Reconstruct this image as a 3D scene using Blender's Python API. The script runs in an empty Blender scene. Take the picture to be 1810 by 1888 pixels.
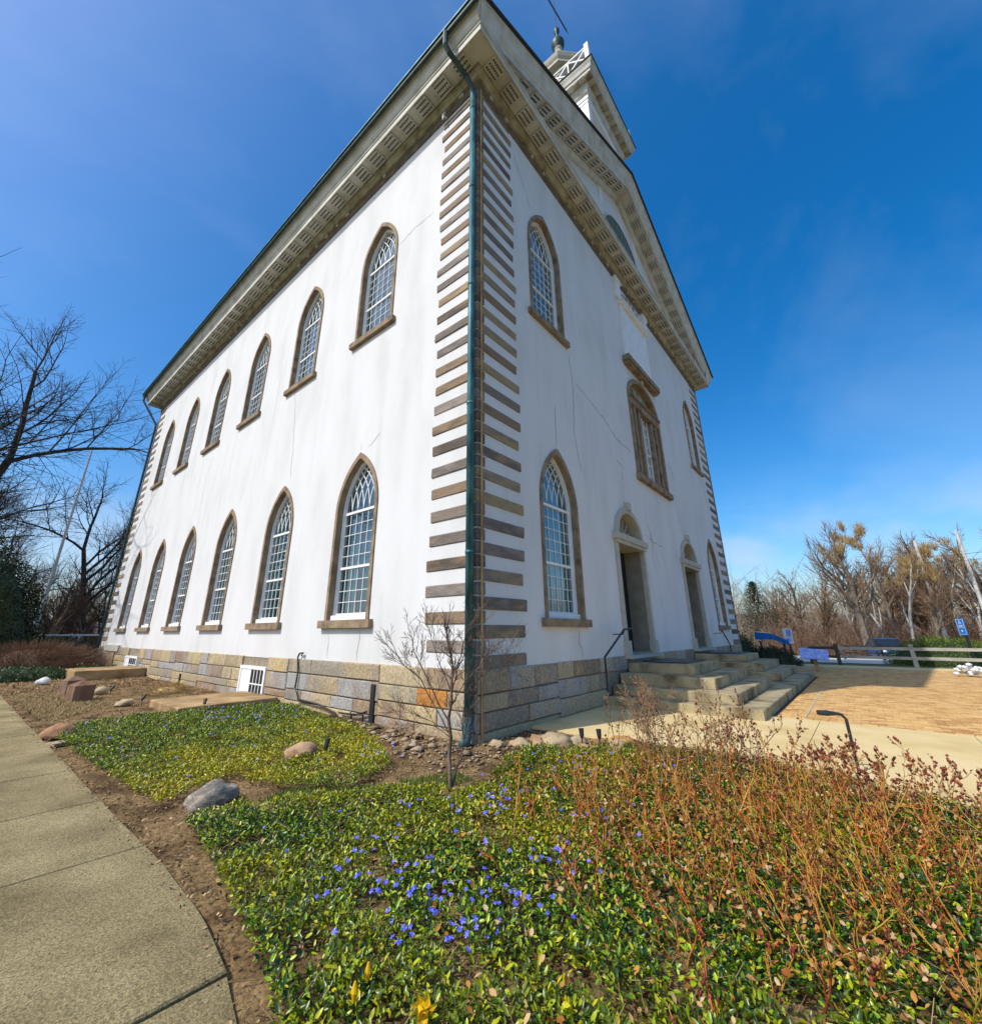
import bpy, math, random
import numpy as np
from mathutils import Vector, noise
from mathutils.geometry import tessellate_polygon

R = math.radians
rng = np.random.default_rng(7)
random.seed(7)
scene = bpy.context.scene
COL = scene.collection

# ---------------------------------------------------------------- camera
YAW, PITCH, ROLL, FPX = 39.991, 18.543, -0.217, 792.28
cam_d = bpy.data.cameras.new('camera')
cam = bpy.data.objects.new('camera', cam_d)
COL.objects.link(cam)
scene.camera = cam
cam_d.sensor_fit = 'HORIZONTAL'
cam_d.sensor_width = 36.0
cam_d.lens = FPX / 1810 * 36
cam_d.shift_x = (905 - 892.03) / 1810
cam_d.shift_y = (901.67 - 944) / 1810
cam_d.clip_start = 0.05
cam_d.clip_end = 3000
y_, t_, r_ = R(YAW), R(PITCH), R(ROLL)
fw = Vector((math.cos(y_) * math.cos(t_), math.sin(y_) * math.cos(t_), math.sin(t_)))
rt = Vector((math.sin(y_), -math.cos(y_), 0))
up = rt.cross(fw)
rt2 = rt * math.cos(r_) + up * math.sin(r_)
up2 = -rt * math.sin(r_) + up * math.cos(r_)
from mathutils import Matrix
M = Matrix((rt2, up2, -fw)).transposed().to_4x4()
M.translation = Vector((-5.034, -4.373, 1.435))
cam.matrix_world = M

# ---------------------------------------------------------------- world, sun, exposure
SUN_EL = R(47.5)
SAZ = math.atan2(0.325, -0.946)
sdir = Vector((math.cos(SAZ) * math.cos(SUN_EL), math.sin(SAZ) * math.cos(SUN_EL), math.sin(SUN_EL))).normalized()
world = bpy.data.worlds.new('World')
scene.world = world
world.use_nodes = True
wn, wl = world.node_tree.nodes, world.node_tree.links
wn.clear()
w_out = wn.new('ShaderNodeOutputWorld')
w_bg = wn.new('ShaderNodeBackground')
w_bg.inputs['Strength'].default_value = 0.10
sky = wn.new('ShaderNodeTexSky')
sky.sky_type = 'NISHITA'
sky.sun_disc = False
sky.sun_elevation = SUN_EL
sky.sun_rotation = math.atan2(-0.946, 0.325)
sky.air_density = 1.0
sky.dust_density = 2.0
sky.ozone_density = 3.0
w_hs = wn.new('ShaderNodeHueSaturation')
w_hs.inputs['Saturation'].default_value = 1.45
w_hs.inputs['Value'].default_value = 2.0
wl.new(sky.outputs[0], w_hs.inputs['Color'])
# thin wispy cloud
w_tc = wn.new('ShaderNodeTexCoord')
w_map = wn.new('ShaderNodeMapping')
w_map.inputs['Scale'].default_value = (1.0, 1.5, 1.9)
w_map.inputs['Rotation'].default_value = (0.3, 0.2, 0.6)
w_no = wn.new('ShaderNodeTexNoise')
w_no.inputs['Scale'].default_value = 1.7
w_no.inputs['Detail'].default_value = 7
w_no.inputs['Roughness'].default_value = 0.55
w_no.inputs['Distortion'].default_value = 0.25
w_rmp = wn.new('ShaderNodeValToRGB')
w_rmp.color_ramp.elements[0].position = 0.46
w_rmp.color_ramp.elements[0].color = (0, 0, 0, 1)
w_rmp.color_ramp.elements[1].position = 0.85
w_rmp.color_ramp.elements[1].color = (0.17, 0.17, 0.17, 1)
w_mix = wn.new('ShaderNodeMixRGB')
w_mix.inputs['Color2'].default_value = (6.5, 8.0, 10.5, 1)
wl.new(w_tc.outputs['Generated'], w_map.inputs['Vector'])
wl.new(w_map.outputs[0], w_no.inputs['Vector'])
wl.new(w_no.outputs['Fac'], w_rmp.inputs['Fac'])
wl.new(w_rmp.outputs['Color'], w_mix.inputs['Fac'])
wl.new(w_hs.outputs['Color'], w_mix.inputs['Color1'])
# soft low cloud bank round the horizon
w_sep = wn.new('ShaderNodeSeparateXYZ')
wl.new(w_tc.outputs['Generated'], w_sep.inputs[0])
w_mr = wn.new('ShaderNodeMapRange')
w_mr.interpolation_type = 'SMOOTHSTEP'
w_mr.inputs['From Min'].default_value = 0.02
w_mr.inputs['From Max'].default_value = 0.32
w_mr.inputs['To Min'].default_value = 1.0
w_mr.inputs['To Max'].default_value = 0.0
wl.new(w_sep.outputs['Z'], w_mr.inputs['Value'])
w_n2 = wn.new('ShaderNodeTexNoise')
w_n2.inputs['Scale'].default_value = 4.2
w_n2.inputs['Detail'].default_value = 6
w_r2 = wn.new('ShaderNodeMapRange')
w_r2.inputs['From Min'].default_value = 0.44
w_r2.inputs['From Max'].default_value = 0.60
w_r2.inputs['To Max'].default_value = 0.8
w_mp2 = wn.new('ShaderNodeMapping')
w_mp2.inputs['Location'].default_value = (0.4, 1.3, 0.2)
w_mp2.inputs['Scale'].default_value = (1, 1, 2.0)
wl.new(w_tc.outputs['Generated'], w_mp2.inputs['Vector'])
wl.new(w_mp2.outputs[0], w_n2.inputs['Vector'])
wl.new(w_n2.outputs['Fac'], w_r2.inputs['Value'])
w_mu = wn.new('ShaderNodeMath')
w_mu.operation = 'MULTIPLY'
wl.new(w_mr.outputs[0], w_mu.inputs[0])
wl.new(w_r2.outputs[0], w_mu.inputs[1])
w_m2 = wn.new('ShaderNodeMixRGB')
w_m2.inputs['Color2'].default_value = (6.2, 7.6, 9.6, 1)
wl.new(w_mu.outputs[0], w_m2.inputs['Fac'])
wl.new(w_mix.outputs['Color'], w_m2.inputs['Color1'])
wl.new(w_m2.outputs['Color'], w_bg.inputs['Color'])
wl.new(w_bg.outputs[0], w_out.inputs['Surface'])

sun_d = bpy.data.lights.new('sun', 'SUN')
sun_d.energy = 3.9
sun_d.angle = R(0.5)
sun_d.color = (1.0, 0.955, 0.88)
sun = bpy.data.objects.new('sun', sun_d)
COL.objects.link(sun)
sun.rotation_euler = (-sdir).to_track_quat('-Z', 'Y').to_euler()
sun.location = sdir * 60

scene.view_settings.view_transform = 'Standard'
scene.view_settings.look = 'None'
scene.view_settings.gamma = 1
scene.view_settings.exposure = 0.0
scene.view_settings.use_curve_mapping = False

# ---------------------------------------------------------------- helpers
MATS = {}


def mat(name, cols, scale=3.0, rough=0.8, bump=0.0, bscale=40.0, stretch=(1, 1, 1), rnd=0.0, spec=0.3,
        metal=0.0, detail=5, island=False, objrnd=False, fine=0.0, fscale=120.0, trans=0.0, nw=0.9):
    """principled material: noise ramp through cols (world position), random value per island / object, fine speckle, bump"""
    m = bpy.data.materials.new(name)
    m.use_nodes = True
    n, l = m.node_tree.nodes, m.node_tree.links
    b = n['Principled BSDF']
    b.inputs['Roughness'].default_value = rough
    b.inputs['Metallic'].default_value = metal
    b.inputs['Specular IOR Level'].default_value = spec
    geo = n.new('ShaderNodeNewGeometry')
    mp = n.new('ShaderNodeMapping')
    mp.inputs['Scale'].default_value = stretch
    l.new(geo.outputs['Position'], mp.inputs['Vector'])
    ns = n.new('ShaderNodeTexNoise')
    ns.inputs['Scale'].default_value = scale
    ns.inputs['Detail'].default_value = detail
    l.new(mp.outputs[0], ns.inputs['Vector'])
    ramp = n.new('ShaderNodeValToRGB')
    el = ramp.color_ramp.elements
    k = len(cols)
    lo, hi = (0.3, 0.7) if not (island or objrnd) else (0.0, 1.0)
    while len(el) < k:
        el.new(0.5)
    for i, c in enumerate(cols):
        el[i].position = lo + (hi - lo) * (i / (k - 1) if k > 1 else 0)
        el[i].color = (*c, 1)
    if island or objrnd:
        src = geo.outputs['Random Per Island'] if island else n.new('ShaderNodeObjectInfo').outputs['Random']
        ma = n.new('ShaderNodeMath')
        ma.operation = 'MULTIPLY_ADD'
        l.new(ns.outputs['Fac'], ma.inputs[0])
        ma.inputs[1].default_value = nw
        ad = n.new('ShaderNodeMath')
        ad.operation = 'SUBTRACT'
        l.new(src, ad.inputs[0])
        ad.inputs[1].default_value = nw / 2
        l.new(ad.outputs[0], ma.inputs[2])
        l.new(ma.outputs[0], ramp.inputs['Fac'])
    else:
        l.new(ns.outputs['Fac'], ramp.inputs['Fac'])
    out = ramp.outputs['Color']
    if fine > 0:
        n2 = n.new('ShaderNodeTexNoise')
        n2.inputs['Scale'].default_value = fscale
        n2.inputs['Detail'].default_value = 3
        l.new(geo.outputs['Position'], n2.inputs['Vector'])
        r2 = n.new('ShaderNodeMapRange')
        r2.inputs['From Min'].default_value = 0.3
        r2.inputs['From Max'].default_value = 0.7
        r2.inputs['To Min'].default_value = 1 - fine
        r2.inputs['To Max'].default_value = 1 + fine
        l.new(n2.outputs['Fac'], r2.inputs['Value'])
        mx = n.new('ShaderNodeVectorMath')
        mx.operation = 'MULTIPLY'
        l.new(out, mx.inputs[0])
        l.new(r2.outputs[0], mx.inputs[1])
        out = mx.outputs[0]
    l.new(out, b.inputs['Base Color'])
    if bump > 0:
        n3 = n.new('ShaderNodeTexNoise')
        n3.inputs['Scale'].default_value = bscale
        n3.inputs['Detail'].default_value = 6
        l.new(mp.outputs[0], n3.inputs['Vector'])
        bp = n.new('ShaderNodeBump')
        bp.inputs['Strength'].default_value = 1.0
        bp.inputs['Distance'].default_value = bump
        l.new(n3.outputs['Fac'], bp.inputs['Height'])
        l.new(bp.outputs[0], b.inputs['Normal'])
    if trans > 0:
        tr = n.new('ShaderNodeBsdfTranslucent')
        l.new(out, tr.inputs['Color'])
        ms = n.new('ShaderNodeMixShader')
        ms.inputs[0].default_value = trans
        l.new(b.outputs[0], ms.inputs[1])
        l.new(tr.outputs[0], ms.inputs[2])
        l.new(ms.outputs[0], n['Material Output'].inputs['Surface'])
    MATS[name] = m
    return m


def tag(o, label=None, cat=None, group=None, kind=None):
    if label: o['label'] = label
    if cat: o['category'] = cat
    if group: o['group'] = group
    if kind: o['kind'] = kind
    return o


def empty(name, loc=(0, 0, 0), rz=0.0):
    o = bpy.data.objects.new(name, None)
    o.empty_display_size = 0.2
    COL.objects.link(o)
    o.location = loc
    o.rotation_euler = (0, 0, rz)
    return o


def link(name, me, parent=None, loc=(0, 0, 0), rot=(0, 0, 0), scale=(1, 1, 1)):
    o = bpy.data.objects.new(name, me)
    COL.objects.link(o)
    if parent is not None: o.parent = parent
    o.location = loc
    o.rotation_euler = rot
    o.scale = scale
    return o


def copy_tree(o, parent=None):
    c = o.copy()
    COL.objects.link(c)
    c.parent = parent
    for ch in list(o.children):
        copy_tree(ch, c)
    return c


class MB:
    def __init__(s):
        s.v, s.f, s.m = [], [], []

    def add(s, vs, fs, mi=0):
        b = len(s.v)
        s.v += [tuple(p) for p in vs]
        s.f += [tuple(b + i for i in f) for f in fs]
        s.m += [mi] * len(fs)
        return s

    def box(s, a, b, mi=0):
        x0, y0, z0 = a
        x1, y1, z1 = b
        return s.add([(x0, y0, z0), (x1, y0, z0), (x1, y1, z0), (x0, y1, z0), (x0, y0, z1), (x1, y0, z1), (x1, y1, z1), (x0, y1, z1)],
                     [(0, 3, 2, 1), (4, 5, 6, 7), (0, 1, 5, 4), (1, 2, 6, 5), (2, 3, 7, 6), (3, 0, 4, 7)], mi)

    def bar(s, p, q, w, h, mi=0, upv=(0, 0, 1)):
        p, q = Vector(p), Vector(q)
        d = (q - p).normalized()
        u = Vector(upv)
        if abs(d.dot(u)) > 0.95: u = Vector((0, 1, 0))
        a = d.cross(u).normalized() * w / 2
        b = a.cross(d).normalized() * h / 2
        vs = [p - a - b, p + a - b, p + a + b, p - a + b, q - a - b, q + a - b, q + a + b, q - a + b]
        return s.add(vs, [(0, 3, 2, 1), (4, 5, 6, 7), (0, 1, 5, 4), (1, 2, 6, 5), (2, 3, 7, 6), (3, 0, 4, 7)], mi)

    def tube(s, pts, rad, n=6, mi=0, cap=True):
        pts = [Vector(p) for p in pts]
        k = len(pts)
        rads = rad if isinstance(rad, (list, tuple)) else [rad] * k
        rings = []
        prev = None
        for i, p in enumerate(pts):
            d = (pts[min(i + 1, k - 1)] - pts[max(i - 1, 0)]).normalized()
            if prev is None:
                a = d.orthogonal().normalized()
            else:
                a = (prev - d * prev.dot(d))
                a = a.normalized() if a.length > 1e-5 else d.orthogonal().normalized()
            prev = a
            b = d.cross(a)
            rings.append([p + (a * math.cos(2 * math.pi * j / n) + b * math.sin(2 * math.pi * j / n)) * rads[i] for j in range(n)])
        vs = [v for r in rings for v in r]
        fs = [(i * n + j, i * n + (j + 1) % n, (i + 1) * n + (j + 1) % n, (i + 1) * n + j) for i in range(k - 1) for j in range(n)]
        if cap:
            fs += [tuple(range(n))[::-1], tuple((k - 1) * n + j for j in range(n))]
        return s.add(vs, fs, mi)

    def lathe(s, prof, c=(0, 0), n=16, mi=0):
        vs = [(c[0] + r * math.cos(2 * math.pi * j / n), c[1] + r * math.sin(2 * math.pi * j / n), z) for r, z in prof for j in range(n)]
        fs = [(i * n + j, i * n + (j + 1) % n, (i + 1) * n + (j + 1) % n, (i + 1) * n + j) for i in range(len(prof) - 1) for j in range(n)]
        fs += [tuple(range(n))[::-1], tuple((len(prof) - 1) * n + j for j in range(n))]
        return s.add(vs, fs, mi)

    def poly(s, pts, mi=0):
        return s.add(pts, [tuple(range(len(pts)))], mi)

    def strip(s, A, B, mi=0, closed=False):
        k = len(A)
        vs = list(A) + list(B)
        rngi = range(k if closed else k - 1)
        return s.add(vs, [(i, (i + 1) % k, k + (i + 1) % k, k + i) for i in rngi], mi)

    def mesh(s, name, mats, smooth=False):
        me = bpy.data.meshes.new(name)
        me.from_pydata(s.v, [], s.f)
        for m_ in (mats if isinstance(mats, (list, tuple)) else [mats]):
            me.materials.append(m_)
        me.polygons.foreach_set('material_index', s.m)
        if smooth:
            me.polygons.foreach_set('use_smooth', [True] * len(me.polygons))
        me.update()
        return me

    def build(s, name, mats, parent=None, smooth=False, **k):
        return link(name, s.mesh(name, mats, smooth), parent, **k)


def np_mesh(name, V, F, m, smooth=False, mi=None):
    """V (n,3), F (k,c) constant corner count"""
    me = bpy.data.meshes.new(name)
    V = np.asarray(V, np.float32)
    F = np.asarray(F, np.int32)
    me.vertices.add(len(V))
    me.vertices.foreach_set('co', V.ravel())
    k, c = F.shape
    me.loops.add(k * c)
    me.loops.foreach_set('vertex_index', F.ravel())
    me.polygons.add(k)
    me.polygons.foreach_set('loop_start', np.arange(k, dtype=np.int32) * c)
    me.polygons.foreach_set('loop_total', np.full(k, c, np.int32))
    if smooth: me.polygons.foreach_set('use_smooth', np.ones(k, bool))
    for q in (m if isinstance(m, (list, tuple)) else [m]): me.materials.append(q)
    if mi is not None: me.polygons.foreach_set('material_index', np.asarray(mi, np.int32))
    me.update(calc_edges=True)
    me.validate()
    return me


def seg_tubes(name, segs, m, sides=4):
    """segs: array (n,8) p0 p1 r0 r1 -> mesh of frusta"""
    S = np.asarray(segs, float)
    p0, p1, r0, r1 = S[:, 0:3], S[:, 3:6], S[:, 6], S[:, 7]
    d = p1 - p0
    d /= np.linalg.norm(d, axis=1, keepdims=True) + 1e-9
    ref = np.where(np.abs(d[:, 2:3]) > 0.9, [[1.0, 0, 0]], [[0, 0, 1.0]])
    a = np.cross(d, ref)
    a /= np.linalg.norm(a, axis=1, keepdims=True) + 1e-9
    b = np.cross(d, a)
    an = 2 * np.pi * np.arange(sides) / sides
    ring = a[:, None, :] * np.cos(an)[None, :, None] + b[:, None, :] * np.sin(an)[None, :, None]
    A = p0[:, None, :] + ring * r0[:, None, None]
    B = p1[:, None, :] + ring * r1[:, None, None]
    V = np.concatenate([A, B], 1).reshape(-1, 3)
    n = len(S)
    j = np.arange(sides)
    f = np.stack([j, (j + 1) % sides, (j + 1) % sides + sides, j + sides], 1)
    F = (f[None] + (np.arange(n) * 2 * sides)[:, None, None]).reshape(-1, 4)
    return np_mesh(name, V, F, m, smooth=True)


def in_poly(x, y, poly):
    c = np.zeros(len(x), bool)
    k = len(poly)
    for i in range(k):
        x0, y0 = poly[i]
        x1, y1 = poly[(i + 1) % k]
        t = ((y0 > y) != (y1 > y)) & (x < (x1 - x0) * (y - y0) / ((y1 - y0) + 1e-12) + x0)
        c ^= t
    return c


def vnoise(x, y, s, seed=0.0):
    return np.array([noise.noise((a * s + seed, b * s - seed, seed * 3.1)) for a, b in zip(x, y)])


# ---------------------------------------------------------------- materials
stucco = mat('white_stucco', [(0.60, 0.60, 0.585), (0.66, 0.66, 0.65), (0.69, 0.69, 0.685)], scale=1.3, rough=0.9, bump=0.006, bscale=9, stretch=(1, 1, 0.35), fine=0.035, fscale=45)
def add_streaks(m):
    n, l = m.node_tree.nodes, m.node_tree.links
    b = n['Principled BSDF']
    src = b.inputs['Base Color'].links[0].from_socket
    geo = n.new('ShaderNodeNewGeometry')
    mp = n.new('ShaderNodeMapping')
    mp.inputs['Scale'].default_value = (2.6, 2.6, 0.10)
    l.new(geo.outputs['Position'], mp.inputs['Vector'])
    t1 = n.new('ShaderNodeTexNoise'); t1.inputs['Scale'].default_value = 1.6; t1.inputs['Detail'].default_value = 6
    l.new(mp.outputs[0], t1.inputs['Vector'])
    t2 = n.new('ShaderNodeTexNoise'); t2.inputs['Scale'].default_value = 0.55; t2.inputs['Detail'].default_value = 4
    l.new(geo.outputs['Position'], t2.inputs['Vector'])
    a = n.new('ShaderNodeMapRange'); a.inputs['From Min'].default_value = .52; a.inputs['From Max'].default_value = .78
    l.new(t1.outputs['Fac'], a.inputs['Value'])
    c = n.new('ShaderNodeMapRange'); c.inputs['From Min'].default_value = .45; c.inputs['From Max'].default_value = .65
    l.new(t2.outputs['Fac'], c.inputs['Value'])
    # splash-back dirt just above the plinth
    sp = n.new('ShaderNodeSeparateXYZ'); l.new(geo.outputs['Position'], sp.inputs[0])
    g = n.new('ShaderNodeMapRange'); g.inputs['From Min'].default_value = .9; g.inputs['From Max'].default_value = 1.5; g.inputs['To Min'].default_value = .55; g.inputs['To Max'].default_value = 0
    l.new(sp.outputs['Z'], g.inputs['Value'])
    mu = n.new('ShaderNodeMath'); mu.operation = 'MULTIPLY'; l.new(a.outputs[0], mu.inputs[0]); l.new(c.outputs[0], mu.inputs[1])
    gm = n.new('ShaderNodeMath'); gm.operation = 'MULTIPLY'; l.new(g.outputs[0], gm.inputs[0]); l.new(t1.outputs['Fac'], gm.inputs[1])
    ad = n.new('ShaderNodeMath'); ad.operation = 'ADD'; ad.use_clamp = True; l.new(mu.outputs[0], ad.inputs[0]); l.new(gm.outputs[0], ad.inputs[1])
    sc = n.new('ShaderNodeMath'); sc.operation = 'MULTIPLY'; sc.inputs[1].default_value = .42; l.new(ad.outputs[0], sc.inputs[0])
    mx = n.new('ShaderNodeMixRGB'); mx.inputs['Color2'].default_value = (.44, .41, .34, 1)
    l.new(sc.outputs[0], mx.inputs['Fac']); l.new(src, mx.inputs['Color1']); l.new(mx.outputs[0], b.inputs['Base Color'])


add_streaks(stucco)
trim = mat('weathered_cream_paint', [(0.40, 0.39, 0.33), (0.52, 0.51, 0.45), (0.60, 0.60, 0.55)], scale=2.5, rough=0.7, bump=0.002, bscale=30, fine=0.06)
trimd = mat('brown_and_shaded_trim', [(0.17, 0.15, 0.09), (0.34, 0.31, 0.22), (0.44, 0.42, 0.33)], scale=3.5, rough=0.8, bump=0.004, bscale=20, fine=0.1)  # darkened trim paint: the bed moulding's eave shade sits in the colour
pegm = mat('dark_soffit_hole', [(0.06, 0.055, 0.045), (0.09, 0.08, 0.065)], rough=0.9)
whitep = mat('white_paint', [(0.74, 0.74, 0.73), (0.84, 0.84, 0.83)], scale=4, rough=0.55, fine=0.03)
frieze_m = mat('shaded_frieze_brown', [(0.10, 0.075, 0.05), (0.2, 0.16, 0.11)], scale=4, rough=0.85)  # dark brown holds the shadow band the eaves throw on the frieze
sand = mat('brown_sandstone', [(0.15, 0.105, 0.065), (0.26, 0.19, 0.12), (0.34, 0.25, 0.155)], scale=4, rough=0.88, bump=0.008, bscale=28, fine=0.2, fscale=70)
quoinm = mat('quoin_sandstone', [(0.10, 0.08, 0.065), (0.26, 0.18, 0.11), (0.20, 0.17, 0.145), (0.36, 0.27, 0.15), (0.15, 0.125, 0.11), (0.28, 0.24, 0.20)], nw=.6, scale=2.2, rough=0.9, bump=0.012, bscale=16, stretch=(1, 1, 3), objrnd=True, fine=0.22, fscale=60)
ashlar = mat('foundation_sandstone', [(0.22, 0.20, 0.17), (0.38, 0.29, 0.17), (0.27, 0.24, 0.19), (0.46, 0.36, 0.19), (0.26, 0.18, 0.12), (0.33, 0.325, 0.31), (0.40, 0.31, 0.19), (0.44, 0.36, 0.22)], scale=3.2, stretch=(1, 1, .5), nw=.38, rough=0.92, bump=0.03, bscale=12, objrnd=True, fine=0.30, fscale=26)
ashorange = mat('orange_sandstone', [(0.38, 0.15, 0.03), (0.5, 0.23, 0.06)], scale=8, rough=0.9, bump=0.01, fine=0.2)
mortar = mat('mortar', [(0.20, 0.165, 0.11), (0.32, 0.27, 0.19)], scale=8, rough=0.95, bump=0.005)
cornerst = mat('lintel_stone', [(0.40, 0.38, 0.31), (0.50, 0.47, 0.38)], scale=5, rough=0.85, bump=0.004, fine=0.1)
copper = mat('verdigris_copper', [(0.015, 0.06, 0.075), (0.035, 0.13, 0.15), (0.09, 0.25, 0.27)], scale=5, rough=0.5, metal=0.2, stretch=(1, 1, 0.4), fine=0.12)
copperd = mat('dark_copper', [(0.03, 0.05, 0.05), (0.06, 0.09, 0.085)], scale=6, rough=0.5, metal=0.3)
roofm = mat('dark_roof_shingle', [(0.03, 0.03, 0.035), (0.06, 0.06, 0.06)], scale=20, rough=0.9)
blackm = mat('black_metal', [(0.012, 0.012, 0.013), (0.03, 0.03, 0.03)], rough=0.45, spec=0.5)
doorm = mat('dark_green_door', [(0.006, 0.009, 0.009), (0.014, 0.018, 0.017)], scale=6, rough=0.5, spec=0.4)
curtm = mat('pale_curtain', [(0.16, 0.30, 0.30), (0.36, 0.54, 0.51), (0.58, 0.72, 0.68)], scale=6, rough=0.9, stretch=(1, 1, 0.06))
concrete = mat('path_concrete', [(0.15, 0.115, 0.052), (0.225, 0.18, 0.085), (0.30, 0.245, 0.125)], scale=1.7, rough=0.93, bump=0.005, bscale=140, fine=0.55, fscale=105)
walkc = mat('walk_concrete', [(0.56, 0.42, 0.18), (0.66, 0.51, 0.24), (0.70, 0.55, 0.29)], scale=1.3, rough=0.92, bump=0.003, bscale=90, fine=0.14, fscale=100)
slabm = mat('tan_slab_stone', [(0.19, 0.115, 0.05), (0.34, 0.225, 0.105), (0.44, 0.31, 0.155)], scale=2.2, rough=0.9, bump=0.005, bscale=30, fine=0.15)
stepm = mat('worn_step_stone', [(0.13, 0.10, 0.05), (0.30, 0.245, 0.14), (0.42, 0.35, 0.20), (0.22, 0.19, 0.12)], scale=2.2, rough=0.9, bump=0.006, bscale=25, fine=0.2, fscale=60)
brickm = mat('tan_paving_brick', [(0.38, 0.20, 0.07), (0.56, 0.33, 0.115), (0.64, 0.42, 0.17), (0.50, 0.29, 0.11)], scale=3, rough=0.9, bump=0.002, bscale=60, island=True, fine=0.15)
brickmo = mat('single_paving_brick', [(0.38, 0.20, 0.07), (0.56, 0.33, 0.115), (0.64, 0.42, 0.17), (0.50, 0.29, 0.11)], scale=3, rough=0.9, bump=0.002, bscale=60, objrnd=True, fine=0.15)
sandbed = mat('joint_sand', [(0.06, 0.04, 0.025), (0.12, 0.08, 0.05)], scale=10, rough=1)
soil = mat('garden_mulch', [(0.045, 0.025, 0.010), (0.115, 0.068, 0.026), (0.22, 0.145, 0.062), (0.13, 0.08, 0.032)], scale=2.6, rough=0.97, bump=0.03, bscale=26, fine=0.5, fscale=38, detail=8)
gmat = mat('rough_grass_ground', [(0.10, 0.085, 0.035), (0.17, 0.14, 0.06), (0.12, 0.13, 0.04)], scale=0.35, rough=0.98, bump=0.03, bscale=8, fine=0.3, fscale=12)
lotm = mat('pale_lot', [(0.50, 0.46, 0.38), (0.6, 0.56, 0.47)], scale=0.4, rough=0.95, fine=0.1)
chipm = mat('dry_leaf_litter', [(0.08, 0.04, 0.015), (0.20, 0.11, 0.045), (0.34, 0.21, 0.10), (0.48, 0.34, 0.19)], island=True, scale=4, rough=0.9)
leafdry = mat('curled_dead_leaf', [(0.12, 0.04, 0.01), (0.42, 0.15, 0.02), (0.58, 0.30, 0.07), (0.62, 0.44, 0.24), (0.34, 0.10, 0.02)], island=True, scale=9, rough=0.8, trans=0.25)
rubblem = mat('pale_rubble', [(0.15, 0.105, 0.06), (0.27, 0.19, 0.115), (0.38, 0.30, 0.20), (0.22, 0.13, 0.08)], island=True, scale=4, rough=0.9, bump=0.004, fine=0.15)
bark = mat('grey_brown_bark', [(0.07, 0.055, 0.04), (0.16, 0.125, 0.09), (0.24, 0.2, 0.15)], scale=6, rough=0.95, stretch=(1, 1, 0.25), bump=0.02, bscale=12)
barkd = mat('dark_bark', [(0.04, 0.033, 0.027), (0.105, 0.085, 0.065)], scale=6, rough=0.95)
twigd = mat('dark_twigs', [(0.045, 0.036, 0.03), (0.10, 0.08, 0.062)], scale=2, rough=0.95)
twigb = mat('brown_twigs', [(0.13, 0.075, 0.045), (0.25, 0.16, 0.09), (0.34, 0.24, 0.14)], scale=0.6, rough=0.95)
twigr = mat('reddish_brush_twigs', [(0.09, 0.045, 0.03), (0.18, 0.10, 0.06), (0.26, 0.16, 0.10)], scale=0.8, rough=0.95, island=True)
tuftm = mat('ochre_twig_tufts', [(0.22, 0.13, 0.04), (0.40, 0.27, 0.10), (0.52, 0.38, 0.18)], scale=1.5, rough=0.95, island=True)
everg = mat('dark_evergreen', [(0.008, 0.018, 0.006), (0.02, 0.04, 0.012), (0.04, 0.06, 0.02)], island=True, scale=1, rough=0.6)
yewm = mat('bright_yew', [(0.05, 0.09, 0.008), (0.12, 0.18, 0.015), (0.2, 0.26, 0.03)], island=True, scale=1.5, rough=0.6)
coni = mat('spruce_needles', [(0.015, 0.035, 0.018), (0.04, 0.075, 0.035), (0.09, 0.13, 0.07)], island=True, scale=1, rough=0.7)
flblue = mat('blue_petal', [(0.04, 0.05, 0.55), (0.10, 0.13, 0.85), (0.28, 0.25, 0.9)], island=True, rough=0.6)
flyel = mat('yellow_petal', [(0.75, 0.42, 0.0), (0.85, 0.6, 0.02)], rough=0.5, trans=0.3)
dafleaf = mat('daffodil_leaf', [(0.02, 0.09, 0.04), (0.05, 0.16, 0.07)], rough=0.4, trans=0.2)
caner = mat('red_cane', [(0.30, 0.03, 0.012), (0.58, 0.15, 0.02), (0.42, 0.22, 0.05), (0.50, 0.24, 0.04), (0.20, 0.03, 0.02)], scale=4.5, rough=0.5)
caneg = mat('ochre_cane', [(0.20, 0.06, 0.02), (0.50, 0.27, 0.04), (0.30, 0.25, 0.03), (0.46, 0.12, 0.02), (0.60, 0.38, 0.08), (0.18, 0.05, 0.03)], scale=4.5, rough=0.55)
canet = mat('tan_shrub_twig', [(0.14, 0.08, 0.04), (0.30, 0.19, 0.09), (0.42, 0.28, 0.14)], scale=5, rough=0.7)
hipm = mat('dry_rose_hip', [(0.05, 0.012, 0.012), (0.16, 0.03, 0.02), (0.32, 0.06, 0.03), (0.10, 0.03, 0.02)], island=True, rough=0.6)
saplm = mat('sapling_bark', [(0.06, 0.04, 0.027), (0.15, 0.10, 0.07), (0.25, 0.19, 0.14)], scale=14, rough=0.85, stretch=(1, 1, 0.4))
woodm = mat('weathered_rail_wood', [(0.22, 0.21, 0.17), (0.36, 0.34, 0.29), (0.45, 0.43, 0.37)], scale=5, rough=0.9, stretch=(1, 0.3, 1), fine=0.15)
woodd = mat('dark_post_wood', [(0.04, 0.032, 0.028), (0.10, 0.075, 0.06)], scale=8, rough=0.9, fine=0.2)
blockm = mat('brown_block_stone', [(0.14, 0.08, 0.05), (0.24, 0.15, 0.095)], scale=6, rough=0.9, bump=0.006, bscale=40, fine=0.2)
bluem = mat('blue_panel_paint', [(0.0, 0.10, 0.36), (0.01, 0.17, 0.50)], scale=6, rough=0.5)
signb = mat('sign_blue', [(0.0, 0.18, 0.62), (0.01, 0.22, 0.68)], rough=0.4)
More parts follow.
